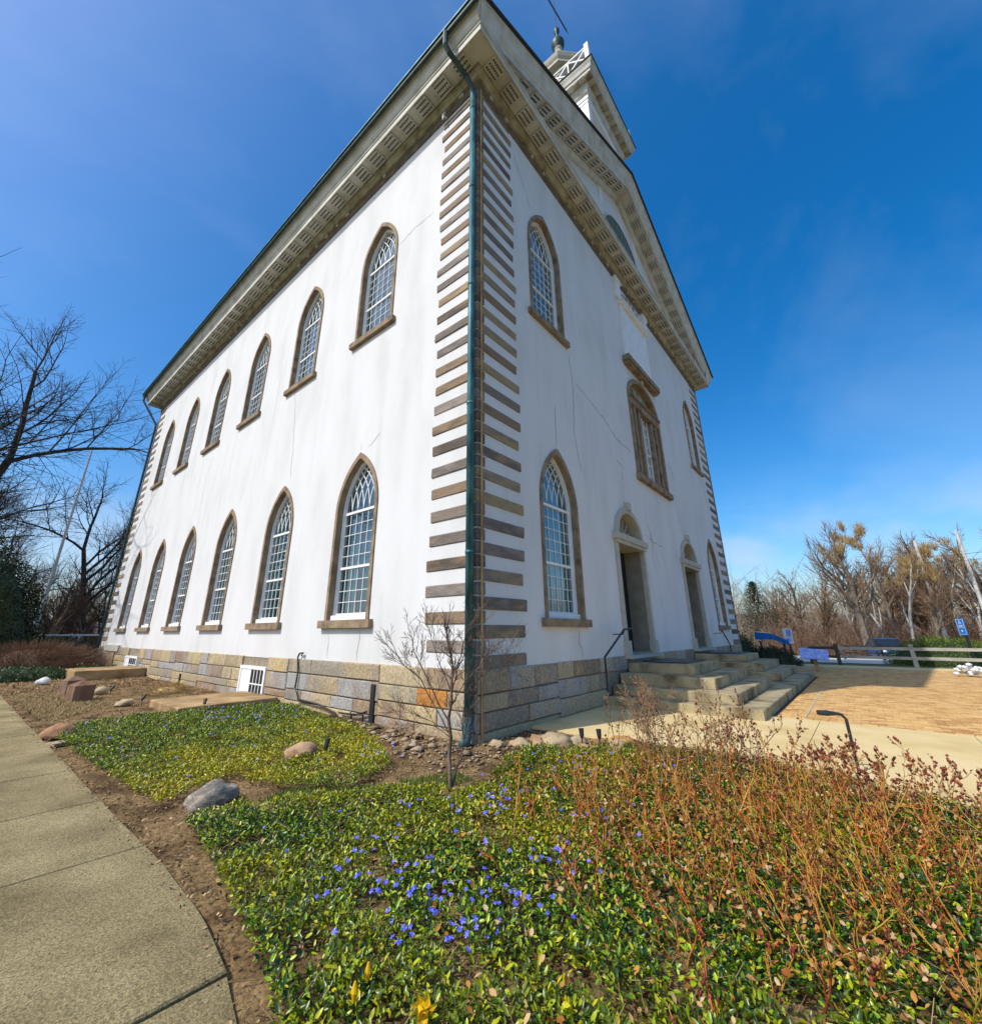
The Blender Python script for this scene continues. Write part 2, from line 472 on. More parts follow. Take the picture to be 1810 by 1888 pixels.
palebl = mat('pale_blue_print', [(0.16, 0.26, 0.72), (0.3, 0.4, 0.8), (0.45, 0.52, 0.85)], scale=9, rough=0.4)
carm = mat('car_blue_paint', [(0.01, 0.09, 0.30), (0.015, 0.12, 0.36)], rough=0.25, spec=0.6, metal=0.3)
glassd = mat('dark_glass', [(0.01, 0.015, 0.02), (0.02, 0.025, 0.03)], rough=0.08, spec=0.8)
tyrem = mat('tyre_rubber', [(0.015, 0.015, 0.015), (0.02, 0.02, 0.02)], rough=0.9)
crackm = mat('stucco_crack_grey', [(0.12, 0.12, 0.12), (0.26, 0.26, 0.26)], scale=4, rough=1)
shing = mat('far_roof', [(0.10, 0.10, 0.11), (0.18, 0.18, 0.19)], rough=0.9)
hillm = mat('far_wooded_hill', [(0.10, 0.09, 0.08), (0.17, 0.14, 0.12)], scale=0.05, rough=1)
polem = mat('pale_pole', [(0.45, 0.43, 0.39), (0.6, 0.58, 0.54)], scale=2, rough=0.8)


def vinca_mat():
    m = bpy.data.materials.new('periwinkle_leaf')
    m.use_nodes = True
    n, l = m.node_tree.nodes, m.node_tree.links
    b = n['Principled BSDF']
    b.inputs['Roughness'].default_value = 0.33
    b.inputs['Specular IOR Level'].default_value = 0.55
    geo = n.new('ShaderNodeNewGeometry')
    r1 = n.new('ShaderNodeValToRGB')
    e = r1.color_ramp.elements
    e[0].position, e[0].color = 0.0, (0.006, 0.030, 0.010, 1)
    e[1].position, e[1].color = 1.0, (0.48, 0.54, 0.012, 1)
    q = e.new(0.52); q.color = (0.014, 0.085, 0.008, 1)
    q = e.new(0.75); q.color = (0.17, 0.34, 0.010, 1)
    l.new(geo.outputs['Random Per Island'], r1.inputs['Fac'])
    r2 = n.new('ShaderNodeValToRGB')
    e = r2.color_ramp.elements
    e[0].position, e[0].color = 0.0, (0.12, 0.19, 0.006, 1)
    e[1].position, e[1].color = 1.0, (0.66, 0.50, 0.01, 1)
    q = e.new(0.6); q.color = (0.40, 0.38, 0.008, 1)
    l.new(geo.outputs['Random Per Island'], r2.inputs['Fac'])
    at = n.new('ShaderNodeAttribute')
    at.attribute_name = 'yellow'
    mx = n.new('ShaderNodeMixRGB')
    l.new(at.outputs['Fac'], mx.inputs['Fac'])
    l.new(r1.outputs[0], mx.inputs['Color1'])
    l.new(r2.outputs[0], mx.inputs['Color2'])
    l.new(mx.outputs[0], b.inputs['Base Color'])
    tr = n.new('ShaderNodeBsdfTranslucent')
    l.new(mx.outputs[0], tr.inputs['Color'])
    ms = n.new('ShaderNodeMixShader')
    ms.inputs[0].default_value = 0.22
    l.new(b.outputs[0], ms.inputs[1])
    l.new(tr.outputs[0], ms.inputs[2])
    l.new(ms.outputs[0], n['Material Output'].inputs['Surface'])
    return m


def pane_mat():
    m = bpy.data.materials.new('window_glass')
    m.use_nodes = True
    n, l = m.node_tree.nodes, m.node_tree.links
    n.remove(n['Principled BSDF'])
    tr = n.new('ShaderNodeBsdfTransparent')
    tr.inputs['Color'].default_value = (0.66, 0.82, 0.82, 1)
    gl = n.new('ShaderNodeBsdfGlossy')
    gl.inputs['Roughness'].default_value = 0.03
    gl.inputs['Color'].default_value = (0.9, 0.95, 1.0, 1)
    lw = n.new('ShaderNodeFresnel')
    lw.inputs['IOR'].default_value = 1.5
    ma = n.new('ShaderNodeMath')
    ma.operation = 'MULTIPLY_ADD'
    ma.inputs[1].default_value = 1.7
    ma.inputs[2].default_value = 0.06
    ma.use_clamp = True
    l.new(lw.outputs[0], ma.inputs[0])
    ms = n.new('ShaderNodeMixShader')
    l.new(ma.outputs[0], ms.inputs[0])
    l.new(tr.outputs[0], ms.inputs[1])
    l.new(gl.outputs[0], ms.inputs[2])
    l.new(ms.outputs[0], n['Material Output'].inputs['Surface'])
    return m


vinca = vinca_mat()
pane_m = pane_mat()

# ================================================================= GROUND
BX = [(0.6, 1.30), (-0.15, 1.30), (-1.0, 1.30), (-2.2, 1.28), (-3.36, 1.22), (-4.1, 1.0), (-4.8, 0.72), (-5.6, 0.28), (-6.6, -0.4), (-8.0, -1.6)]
PX = [(40, -3.80), (8, -3.79), (1.15, -3.78), (-0.6, -3.77), (-1.4, -3.80), (-1.93, -3.88), (-2.3, -3.97), (-2.9, -4.18), (-3.6, -4.52), (-4.4, -5.05), (-5.4, -5.9), (-6.4, -7.0)]


def interp(tab, y):
    t = sorted(tab)
    return float(np.interp(y, [a for a, b in t], [b for a, b in t]))


# big ground sheet, slopes down slightly beyond the fence
xs = np.concatenate([np.linspace(-500, -60, 8), np.linspace(-50, 110, 41), np.linspace(130, 700, 8)])
ys = np.concatenate([np.linspace(-500, -60, 8), np.linspace(-50, 110, 41), np.linspace(130, 700, 8)])
GX, GY = np.meshgrid(xs, ys, indexing='ij')


def gz(x, y):
    return -0.02 - 0.026 * np.clip(x - 22, 0, 45)


GZ = gz(GX, GY)
V = np.stack([GX, GY, GZ], -1).reshape(-1, 3)
ni, nj = len(xs), len(ys)
I, J = np.meshgrid(np.arange(ni - 1), np.arange(nj - 1), indexing='ij')
a = (I * nj + J).ravel()
F = np.stack([a, a + nj, a + nj + 1, a + 1], 1)
tag(link('ground', np_mesh('ground', V, F, gmat, True)), kind='structure')


# garden soil with real relief
def soil_h(x, y):
    h = np.array([noise.noise((a * 1.3, b * 1.3, 3.3)) * 0.02 + noise.noise((a * 5, b * 5, 1.3)) * 0.012 + noise.noise((a * 14, b * 14, 9.3)) * 0.006 for a, b in zip(x, y)])
    return h


yy = np.concatenate([np.arange(-7.5, 8, 0.09), np.arange(8, 34, 0.4)])
uu = np.linspace(0, 1, 56)
rows = []
for y in yy:
    x0 = interp(PX, y) - 0.1
    x1 = interp(BX, y) if y < 0.3 else 0.1
    rows.append(np.stack([x0 + (x1 - x0) * uu, np.full(len(uu), y)], 1))
SV = np.array(rows)
flat = SV.reshape(-1, 2)
h = 0.0 + soil_h(flat[:, 0], flat[:, 1])
SVV = np.column_stack([flat, h])
ni, nj = SV.shape[:2]
I, J = np.meshgrid(np.arange(ni - 1), np.arange(nj - 1), indexing='ij')
a = (I * nj + J).ravel()
F = np.stack([a, a + 1, a + nj + 1, a + nj], 1)
tag(link('garden_soil', np_mesh('garden_soil', SVV, F, soil, True)), kind='structure')

# concrete path on the near side, slabs as parts
path = tag(empty('concrete_path', (0, 0, 0)), kind='structure')
joints = [34, 28, 22, 18, 14.5, 11.5, 8.7, 7.0, 5.4, 3.95, 2.56, 1.16, -0.2, -1.93, -3.4, -5.0, -6.4]
for i in range(len(joints) - 1):
    y1, y0 = joints[i] - 0.006, joints[i + 1] + 0.006
    n_ = 8
    edge = [(interp(PX, y0 + (y1 - y0) * k / n_), y0 + (y1 - y0) * k / n_) for k in range(n_ + 1)]
    wdt = -1.75 if y0 > -3.5 else -2.2
    zt = 0.035 + random.uniform(-0.002, 0.002) - (0.012 if y1 < -1.9 else 0)
    pts = [(x, y) for x, y in edge] + [(edge[-1][0] + wdt, y1), (edge[0][0] + wdt, y0)]
    mb = MB()
    k = len(pts)
    ins = []
    cx = sum(p[0] for p in pts) / k
    cy = sum(p[1] for p in pts) / k
    for p in pts:
        d = Vector((cx - p[0], cy - p[1])).normalized() * 0.008
        ins.append((p[0] + d.x, p[1] + d.y, zt))
    top = [(p[0], p[1], zt - 0.008) for p in pts]
    bot = [(p[0], p[1], -0.08) for p in pts]
    mb.add(ins + top + bot, [tuple(range(k))] + [(k + j, k + (j + 1) % k, (j + 1) % k, j) for j in range(k)] + [(2 * k + j, 2 * k + (j + 1) % k, k + (j + 1) % k, k + j) for j in range(k)])
    mb.build('slab', concrete, path)

# concrete forecourt between bed and bricks
fore = tag(empty('forecourt_walk', (0, 0, 0)), kind='structure')
fj = [0.02, -1.75, -3.5, -5.25, -7.0, -8.8]
for i in range(len(fj) - 1):
    for (xa, xb) in ((None, 3.0), (3.0, 4.68)):
        y1, y0 = fj[i] - 0.005, fj[i + 1] + 0.005
        n_ = 6
        le = [((interp(BX, y0 + (y1 - y0) * k / n_)) if xa is None else xa + 0.005, y0 + (y1 - y0) * k / n_) for k in range(n_ + 1)]
        pts = [(xb - 0.005, y0), (xb - 0.005, y1)] + le[::-1]
        k = len(pts)
        zt = 0.03
        mb = MB()
        mb.add([(p[0], p[1], zt) for p in pts] + [(p[0], p[1], -0.06) for p in pts], [tuple(range(k))] + [(k + j, k + (j + 1) % k, (j + 1) % k, j) for j in range(k)])
        mb.build('slab', walkc, fore)

# brick plaza
plaza = tag(empty('brick_plaza', (0, 0, 0)), kind='structure')
mb = MB()
mb.box((4.68, -14, -0.05), (19.2, -0.02, 0.012))
mb.build('joint_sand', sandbed, plaza)
mb = MB().box((19.2, -14, -0.05), (20.9, 1.2, 0.028))
mb.build('kerb_strip', walkc, plaza)
bl = []
bw, bh = 0.104, 0.208
ix = 0
x = 4.70
while x < 19.18:
    y = -14.0 + (0.104 if ix % 2 else 0)
    while y < -0.25:
        if not (3.9 < x < 14.05 and y + bh > -2.84):
            bl.append((x, y))
        y += bh
    x += bw
    ix += 1
bl = np.array(bl)
dist = np.hypot(bl[:, 0] + 5.03, bl[:, 1] + 4.37)
vis = bl[:, 1] > (-4.37 + (bl[:, 0] + 5.03) * -0.09 - 0.2)
order = np.argsort(dist + (~vis) * 1000)
near = order[:300]
bme = MB()
cq = 0.007
bme.add([(0, 0, 0), (bw - 0.013, 0, 0), (bw - 0.013, bh - 0.013, 0), (0, bh - 0.013, 0), (0, 0, .015), (bw - 0.013, 0, .015), (bw - 0.013, bh - 0.013, .015), (0, bh - 0.013, .015),
         (cq, cq, .02), (bw - 0.013 - cq, cq, .02), (bw - 0.013 - cq, bh - 0.013 - cq, .02), (cq, bh - 0.013 - cq, .02)],
        [(0, 1, 5, 4), (1, 2, 6, 5), (2, 3, 7, 6), (3, 0, 4, 7), (4, 5, 9, 8), (5, 6, 10, 9), (6, 7, 11, 10), (7, 4, 8, 11), (8, 9, 10, 11)])
bmesh_ = bme.mesh('brick', brickmo)
for i in near:
    link('brick', bmesh_, plaza, (bl[i, 0], bl[i, 1], 0.012 + random.uniform(0, 0.004)), (random.uniform(-.006, .006), random.uniform(-.006, .006), random.uniform(-.01, .01)))
far = np.array([i for i in order[300:]])
bv = np.array(bme.v)
bf = np.array([f for f in bme.f])
nb = len(far)
off = np.column_stack([bl[far], 0.012 + rng.uniform(0, 0.004, nb)])
V = (bv[None] + off[:, None]).reshape(-1, 3)
F = (bf[None] + (np.arange(nb) * len(bv))[:, None, None]).reshape(-1, 4)
tag(link('paving_bricks', np_mesh('paving_bricks', V, F, brickm), plaza), kind='stuff')
mb = MB()
mb.bar((4.9, -3.28, 0.037), (9.6, -3.24, 0.037), 0.014, 0.006)
mb.build('pale_joint_line', trim, plaza)

# parking lot beyond fence
mb = MB()
mb.poly([(24.6, -16, -0.062), (46, -22, -0.60), (46, 3, -0.60), (24.6, 1.5, -0.062)])
tag(mb.build('parking_lot', lotm), kind='structure')
# far wooded hill
hv, hf = [], []
az = np.linspace(R(-40), R(150), 90)
for i, t in enumerate(az):
    hh = 14 + 6 * math.sin(t * 3.1) + 4 * noise.noise((t * 6, 0, 0)) + 1.2 * noise.noise((t * 60, 2, 0))
    hv += [(420 * math.cos(t), 420 * math.sin(t), -3), (450 * math.cos(t), 450 * math.sin(t), hh), (520 * math.cos(t), 520 * math.sin(t), -3)]
for i in range(len(az) - 1):
    hf += [(3 * i, 3 * i + 3, 3 * i + 4, 3 * i + 1), (3 * i + 1, 3 * i + 4, 3 * i + 5, 3 * i + 2)]
tag(MB().add(hv, hf).build('distant_hill', hillm, smooth=True), kind='structure')

# ================================================================= CHURCH
L, W, TOP, ZS = 24.4, 18.0, 13.75, 0.93
church = tag(empty('meeting_house', (0, 0, 0)), 'tall white stuccoed meeting house with striped stone corners, pointed windows and a bell tower', 'church')
ROTL = -math.pi / 2           # left wall objects: local u -> -Y, local d (into wall) -> +X


def arch(a, zs, za, n=12):
    """pointed arch outline from left foot up and over to right foot (u,z)"""
    hgt = za - zs
    c = (hgt * hgt - a * a) / (2 * a)
    Rr = a + c
    th = math.atan2(hgt, c)
    Lp = [(c - Rr * math.cos(th * k / n), zs + Rr * math.sin(th * k / n)) for k in range(n + 1)]
    return Lp + [(-u, z) for u, z in Lp[-2::-1]]


def outline(a, zs, za, z0, n=12):
    return [(-a, z0)] + arch(a, zs, za, n) + [(a, z0)]


def ell(a, zs, rise, z0, n=20):
    return [(-a, z0)] + [(-a * math.cos(math.pi * k / n), zs + rise * math.sin(math.pi * k / n)) for k in range(n + 1)] + [(a, z0)]


def wall_mesh(outer, holes, to3, m, name):
    loops = [[Vector((p[0], p[1], 0)) for p in outer]] + [[Vector((p[0], p[1], 0)) for p in h] for h in holes]
    tris = tessellate_polygon(loops)
    pts = [p for lp in loops for p in lp]
    mb = MB()
    mb.add([to3(p.x, p.y) for p in pts], [tuple(t) for t in tris])
    return mb.build(name, m, church)


WSILL_L, WSILL_U = 1.56, 8.40
W_A, W_SP, W_AP = 0.76, 2.42, 3.72            # outer surround
I_A, I_SP, I_AP = 0.675, 2.42, 3.58            # inner opening
win_y = [3.42 + 3.521 * i for i in range(6)]


def shift(pts, u, z):
    return [(p[0] + u, p[1] + z) for p in pts]


whole = outline(0.745, W_SP, W_AP - 0.02, 0.02, 14)
holesL = [shift(whole, y, z) for y in win_y for z in (WSILL_L, WSILL_U)]
wall_mesh([(0, 0.9), (L, 0.9), (L, 14.4), (0, 14.4)], holesL, lambda u, z: (0, u, z), stucco, 'stucco_wall')
holesF = [shift(whole, x, z) for x in (2.65, 15.35) for z in (WSILL_L, WSILL_U)]
PW_A, PW_SP, PW_RISE, PW_Z0 = 1.46, 8.95, 0.98, 5.92
holesF.append(shift(ell(PW_A - .02, PW_SP, PW_RISE - .02, PW_Z0 + .02), 9.0, 0))
DR_A, DR_SP, DR_R = 0.98, 3.84, 0.84
for dx in (6.26, 11.74):
    holesF.append([(dx - DR_A, 0.93)] + [(dx - DR_A, DR_SP)] + [(dx - .86 * math.cos(math.pi * k / 16), DR_SP + DR_R * .98 * math.sin(math.pi * k / 16)) for k in range(17)] + [(dx + DR_A, DR_SP), (dx + DR_A, 0.93)])
wall_mesh([(0, 0.9), (W, 0.9), (W, 14.9), (9, 19.6), (0, 14.9)], holesF, lambda u, z: (u, 0, z), stucco, 'stucco_wall')
mb = MB()
mb.poly([(W, 0, 0.9), (W, L, 0.9), (W, L, 14.9), (W, 0, 14.9)])
mb.build('stucco_wall', stucco, church)
mb = MB()
mb.poly([(0, L, 0.9), (0, L, 14.9), (9, L, 19.6), (W, L, 14.9), (W, L, 0.9)])
mb.build('stucco_wall', stucco, church)
mb = MB()
mb.box((0.012, 0.012, -0.3), (W - 0.012, L - 0.012, 0.98))
mb.build('foundation_core', mortar, church)
# dark floor inside, so windows look into a room
mb = MB().box((0.5, 0.5, 7.2), (W - 0.5, L - 0.5, 7.4))
mb.build('upper_floor', frieze_m, church)

# quoins: alternate long and short headers, stacked
qmeshes = {}


def chamfer_box(sx, sy, sz, c, jit=0.0):
    """box 0..s with chamfered edges on all vertical + horizontal outer edges"""
    mb = MB()
    vs = []
    for z, i in ((0, c), (c, 0), (sz - c, 0), (sz, c)):
        vs += [(i, i, z), (sx - i, i, z), (sx - i, sy - i, z), (i, sy - i, z)]
    if jit:
        vs = [(a + random.uniform(-jit, jit), b + random.uniform(-jit, jit), d + random.uniform(-jit, jit)) for a, b, d in vs]
    fs = []
    for k in range(3):
        for j in range(4):
            fs.append((4 * k + j, 4 * k + (j + 1) % 4, 4 * k + 4 + (j + 1) % 4, 4 * k + 4 + j))
    fs += [(3, 2, 1, 0), (12, 13, 14, 15)]
    mb.add(vs, fs)
    return mb


QH = 0.2115
qa = [chamfer_box(0.20, 1.14, QH - 0.012, 0.012, 0.006).mesh('quoin', quoinm) for _ in range(4)]   # long along y
qb = [chamfer_box(1.30, 0.20, QH - 0.012, 0.012, 0.006).mesh('quoin', quoinm) for _ in range(4)]   # long along x
nrow = int((TOP - ZS + 0.1) / QH)
for r_i in range(nrow):
    z = ZS + 0.005 + r_i * QH
    # left face long rows at odd; pattern: near corner
    if r_i % 2 == 0:
        link('quoin', random.choice(qb), church, (-0.018, -0.02 + random.uniform(-.004, .004), z), scale=(random.uniform(.93, 1.02), 1, random.uniform(.92, 1.0)))
        link('quoin', random.choice(qb), church, (W + 0.018, 0.18, z), (0, 0, math.pi), scale=(random.uniform(.95, 1.03), 1, 1))
        link('quoin', random.choice(qb), church, (-0.018, L - 0.18, z))
    else:
        link('quoin', random.choice(qa), church, (-0.018 + random.uniform(-.004, .004), -0.018, z), scale=(1, random.uniform(.93, 1.02), random.uniform(.92, 1.0)))
        link('quoin', random.choice(qa), church, (W + 0.018, 1.12, z), (0, 0, math.pi))
        link('quoin', random.choice(qa), church, (0.182, L + 0.018, z), (0, 0, math.pi), scale=(1, random.uniform(.95, 1.03), 1))

# foundation stones
rowz = [(-0.12, 0.13), (0.13, 0.37), (0.37, 0.62), (0.62, 0.93)]
openL = [(6.42, 7.80, -1, 0.70), (17.2, 18.95, -1, 0.62), (20.9, 22.45, -1, 0.74)]
smesh = [chamfer_box(1, 1, 1, 0.03, 0.012) for _ in range(5)]


def stone_unit():
    # unit block whose front (d=0) face is slightly bulged; u 0..1, d 0..1, z 0..1
    mb = MB()
    j = lambda s: random.uniform(-s, s)
    c = 0.035
    vs = [(0, .5, 0), (1, .5, 0), (1, .5, 1), (0, .5, 1)]
    vs += [(0 + j(.006), .12, 0.02 + j(.02)), (1 + j(.006), .12, 0.02 + j(.02)), (1 + j(.006), .12, .98 + j(.02)), (0 + j(.006), .12, .98 + j(.02))]
    vs += [(c * .5, 0.02 + j(.05), c * 2), (1 - c * .5, 0.02 + j(.05), c * 2), (1 - c * .5, 0.02 + j(.05), 1 - c * 2), (c * .5, 0.02 + j(.05), 1 - c * 2)]
    vs += [(.5 + j(.2), -.03 + j(.04), .5 + j(.2))]
    fs = [(0, 1, 5, 4), (1, 2, 6, 5), (2, 3, 7, 6), (3, 0, 4, 7), (4, 5, 9, 8), (5, 6, 10, 9), (6, 7, 11, 10), (7, 4, 8, 11), (8, 9, 12), (9, 10, 12), (10, 11, 12), (11, 8, 12)]
    return mb.add(vs, fs)


ST = [stone_unit().mesh('stone', ashlar) for _ in range(8)]
STO = stone_unit().mesh('stone', ashorange)


def stones_row(face, u0, u1, z0, z1, openings):
    u = u0
    while u < u1 - 0.05:
        ln = random.uniform(0.55, 1.25) * (1.0 if z0 > 0.3 else 1.15)
        if face == 'L' and 0.36 < z0 < 0.4:
            if u < 0.2: ln = 0.56
            elif u < 0.7: ln = 0.66
        if u + ln > u1 - 0.35: ln = u1 - u
        segs = [(u, u + ln)]
        for (a_, b_, oz0, oz1) in openings:
            if z0 < oz1 - 0.02:
                ns = []
                for (p, q) in segs:
                    if q <= a_ or p >= b_: ns.append((p, q))
                    else:
                        if p < a_ - .04: ns.append((p, a_))
                        if q > b_ + .04: ns.append((b_, q))
                segs = ns
        for (p, q) in segs:
            o_me = random.choice(ST)
            g = 0.008
            if face == 'L':
                if 0.6 < (p + q) / 2 < 1.2 and 0.36 < z0 < 0.4: o_me = STO
                link('stone', o_me, church, (-0.035 + random.uniform(-.012, .01), q - g / 2, z0 + g / 2), (0, 0, ROTL), (q - p - g, 0.1, z1 - z0 - g))
            else:
                link('stone', o_me, church, (p + g / 2, -0.035 + random.uniform(-.012, .01), z0 + g / 2), (0, 0, 0), (q - p - g, 0.1, z1 - z0 - g))
        u += ln


for face, end, ops in (('L', L + .02, openL), ('F', W + .02, [(4.2, 8.3, -1, 0.5), (9.7, 13.9, -1, 0.5)])):
    u = -0.01 if face == 'L' else 0.0
    first_ = True
    while u < end - .1:
        w_ = 2.2 if first_ else random.uniform(1.6, 3.6)
        if u + w_ > end - 1.2: w_ = end - u
        if first_ and face == 'L': zs_ = [-.12, .13, .37, .62, .93]
        else:
            n_r = random.choice((3, 4, 4))
            cuts = [(.08 + .85 * (k + random.uniform(-.22, .22)) / (n_r - 1)) for k in range(1, n_r - 1)]
            zs_ = [-.12, .08 + random.uniform(-.06, .08)] + [c * .92 for c in cuts] + [.93]
            zs_ = sorted(zs_)
        for z0, z1 in zip(zs_[:-1], zs_[1:]): stones_row(face, u, u + w_, z0, z1, ops)
        u += w_
        first_ = False

# ---- windows -----------------------------------------------------
def ring_mesh():
    """sandstone surround with splayed reveal, plus sill handled apart. local (u,d,z), z=0 bottom"""
    mb = MB()
    o = outline(W_A, W_SP, W_AP, 0.0, 14)
    i_ = outline(I_A, I_SP, I_AP, 0.0, 14)
    P = lambda pts, d: [(u, d, z) for u, z in pts]
    mb.strip(P(o, -0.03), P(i_, -0.03))
    mb.strip(P(o, 0.02), P(o, -0.03))
    mb.strip(P(i_, -0.03), P(i_, 0.14))
    return mb


surround_me = ring_mesh().mesh('stone_surround', sand)
sill_me = MB().box((-0.88, -0.10, -0.02), (0.88, 0.24, 0.13)).mesh('sill', sand)
C_A, C_AP = 0.635, 3.51


def casing_mesh():
    mb = MB()
    o = outline(I_A + .01, I_SP, I_AP + .01, 0.13, 14)
    i_ = outline(C_A, I_SP, C_AP, 0.20, 14)
    P = lambda pts, d: [(u, d, z) for u, z in pts]
    mb.strip(P(o, 0.11), P(i_, 0.11))
    mb.strip(P(i_, 0.11), P(i_, 0.24))
    mb.box((-C_A - .03, 0.05, 0.13), (C_A + .03, 0.109, 0.23))
    return mb


casing_me = casing_mesh().mesh('casing', whitep)
NC = 6


def in_head(u, z):
    """inside the casing's pointed head"""
    a_, hgt = C_A, C_AP - I_SP
    c = (hgt * hgt - a_ * a_) / (2 * a_)
    Rr = a_ + c
    return math.hypot(u - c, z - I_SP) < Rr and math.hypot(u + c, z - I_SP) < Rr and z >= I_SP - .01


def sash_mesh():
    mb = MB()
    d0, d1 = 0.165, 0.187
    A = C_A
    mb.box((-A, 0.145, I_SP - 0.035), (A, 0.20, I_SP + 0.02))
    zm = 1.20
    mb.box((-A, 0.145, zm - 0.025), (A, 0.20, zm + 0.025))
    mb.box((-A, 0.15, 0.20), (A, 0.195, 0.27))
    for s in (-1, 1):
        mb.box((s * A - .022, 0.152, 0.2), (s * A + .022, 0.193, I_SP))
    for k in range(1, NC):
        u = -A + 2 * A * k / NC
        mb.box((u - .006, d0, 0.27), (u + .006, d1, I_SP - .04))
    for (za, zb, nr) in ((0.27, zm - .03, 4), (zm + .03, I_SP - .04, 5)):
        for k in range(1, nr):
            z = za + (zb - za) * k / nr
            mb.box((-A + .028, d0 + .001, z - .006), (A - .028, d1 - .001, z + .006))
    hgt = C_AP - I_SP
    c = (hgt * hgt - A * A) / (2 * A)
    Rr = A + c
    for k in range(0, NC + 1):
        u0 = -A + 2 * A * k / NC
        for s in (-1, 1):
            cx = u0 + s * Rr
            pts = []
            for t in range(0, 26):
                th = t * 0.055
                u, z = cx - s * Rr * math.cos(th), I_SP + Rr * math.sin(th)
                if not in_head(u * 0.995, z) and t > 0: break
                pts.append((u, 0.18, z))
            if len(pts) > 2:
                for p, q in zip(pts[:-1], pts[1:]):
                    mb.bar(p, q, 0.020, 0.018, 0, (0, 1, 0))
    return mb


sash_me = sash_mesh().mesh('sash', whitep)
curt_me = MB()
cpts = outline(C_A + .1, I_SP, C_AP + .1, 0.1, 10)
nfold = 40
for k in range(nfold):
    ua, ub = -0.70 + 1.40 * k / nfold, -0.70 + 1.40 * (k + 1) / nfold
    da = 0.30 + 0.03 * math.sin(k * 1.9) + (0.35 if 16 < k < 21 else 0)
    db = 0.30 + 0.03 * math.sin((k + 1) * 1.9) + (0.35 if 16 < k + 1 < 21 else 0)
    curt_me.poly([(ua, da, 0.1), (ub, db, 0.1), (ub, db, 3.5), (ua, da, 3.5)])
curt_me = curt_me.mesh('curtain', curtm)


def glazing(individual, win):
    A = C_A
    cells = []
    zm = 1.20
    for (za, zb, nr) in ((0.27, zm - .03, 4), (zm + .03, I_SP - .04, 5)):
        for r in range(nr):
            for c_ in range(NC):
                u0, u1 = -A + 2 * A * c_ / NC, -A + 2 * A * (c_ + 1) / NC
                z0, z1 = za + (zb - za) * r / nr, za + (zb - za) * (r + 1) / nr
                cells.append((u0, u1, z0, z1))
    head = [(u * .995, z) for u, z in arch(A, I_SP, C_AP, 10)][::-1]
    if individual:
        w_, h_ = 2 * A / NC, (zm - .03 - .27) / 4
        for (u0, u1, z0, z1) in cells:
            me = PANE_UNIT
            link('pane', me, win, (u0, 0.18, z0), (random.gauss(0, .004), 0, random.gauss(0, .006)), (u1 - u0, 1, z1 - z0))
        mb = MB()
        mb.poly([(u, 0.182, z) for u, z in head])
        mb.build('arched_pane', pane_m, win)
    else:
        mb = MB()
        for (u0, u1, z0, z1) in cells:
            j = [random.gauss(0, .0008) for _ in range(4)]
            mb.poly([(u0, .18 + j[0], z0), (u1, .18 + j[1], z0), (u1, .18 + j[2], z1), (u0, .18 + j[3], z1)])
        mb.poly([(u, 0.182, z) for u, z in head])
        return mb


PANE_UNIT = MB().poly([(0, 0, 0), (1, 0, 0), (1, 0, 1), (0, 0, 1)]).mesh('pane', pane_m)
GLZ = [glazing(False, None).mesh('glazing', pane_m) for _ in range(3)]


def add_window(loc, rz, near_):
    w = link('window', surround_me, church, loc, (0, 0, rz))
    link('sill', sill_me, w)
    link('casing', casing_me, w)
    link('sash', sash_me, w)
    link('curtain', curt_me, w)
    if near_:
        glazing(True, w)
    else:
        tag(link('glazing', random.choice(GLZ), w), kind='stuff')
    return w


for k, y in enumerate(win_y):
    add_window((0, y, WSILL_L), ROTL, k < 3)
    add_window((0, y, WSILL_U), ROTL, k < 1)
for x in (2.65, 15.35):
    add_window((x, 0, WSILL_L), 0, x < 5)
    add_window((x, 0, WSILL_U), 0, x < 5)

# ---- central three-light window ---------------------------------
cw = MB()
o = ell(PW_A, 8.95, 0.98, 6.02)
i_ = ell(PW_A - .17, 8.95, 0.82, 6.12)
P = lambda pts, d, x=9.0: [(u + x, d, z) for u, z in pts]
cw.strip(P(o, -0.05), P(i_, -0.05))
cw.strip(P(o, 0.02), P(o, -0.05))
cw.strip(P(i_, -0.05), P(i_, 0.30))
cwin = cw.build('central_window', sand, church)
MB().box((7.46, -0.14, 5.90), (10.54, 0.3, 6.09)).build('sill', sand, cwin)
mb = MB()
mb.box((7.68, -0.07, 8.62), (10.32, 0.2, 8.95))
mb.box((7.62, -0.11, 8.90), (10.38, 0.2, 8.99))
for ux in (8.0, 8.42, 9.58, 10.0):
    mb.box((ux - .09, -0.03, 6.09), (ux + .09, 0.2, 8.62))
mb.build('mullion_posts', sand, cwin)
mb = MB()
mb.poly(P([(u * .98, z) for u, z in ell(PW_A - .17, 8.97, 0.80, 8.97)], 0.16))
for k in range(1, 6):
    t = math.pi * k / 6
    mb.bar((9, .14, 8.99), (9 - 1.26 * math.cos(t), .14, 8.97 + .79 * math.sin(t)), 0.03, 0.03, 0, (0, 1, 0))
mb.build('fan_panel', trimd, cwin)
mb = MB()
mb.poly([(8.51, .16, 6.09), (9.49, .16, 6.09), (9.49, .16, 8.62), (8.51, .16, 8.62)])
mb.build('pane', pane_m, cwin)
mb = MB()
for u in (8.53, 9.0, 9.47): mb.box((u - .03, .10, 6.09), (u + .03, .15, 8.62))
for u in (8.76, 9.24): mb.box((u - .01, .12, 6.09), (u + .01, .15, 8.62))
for z in (6.5, 6.9, 7.6, 8.0, 8.35): mb.box((8.5, .121, z - .01), (9.5, .149, z + .01))
mb.box((8.5, .1, 7.22), (9.5, .152, 7.28))
mb.build('sash', whitep, cwin)
mb = MB()
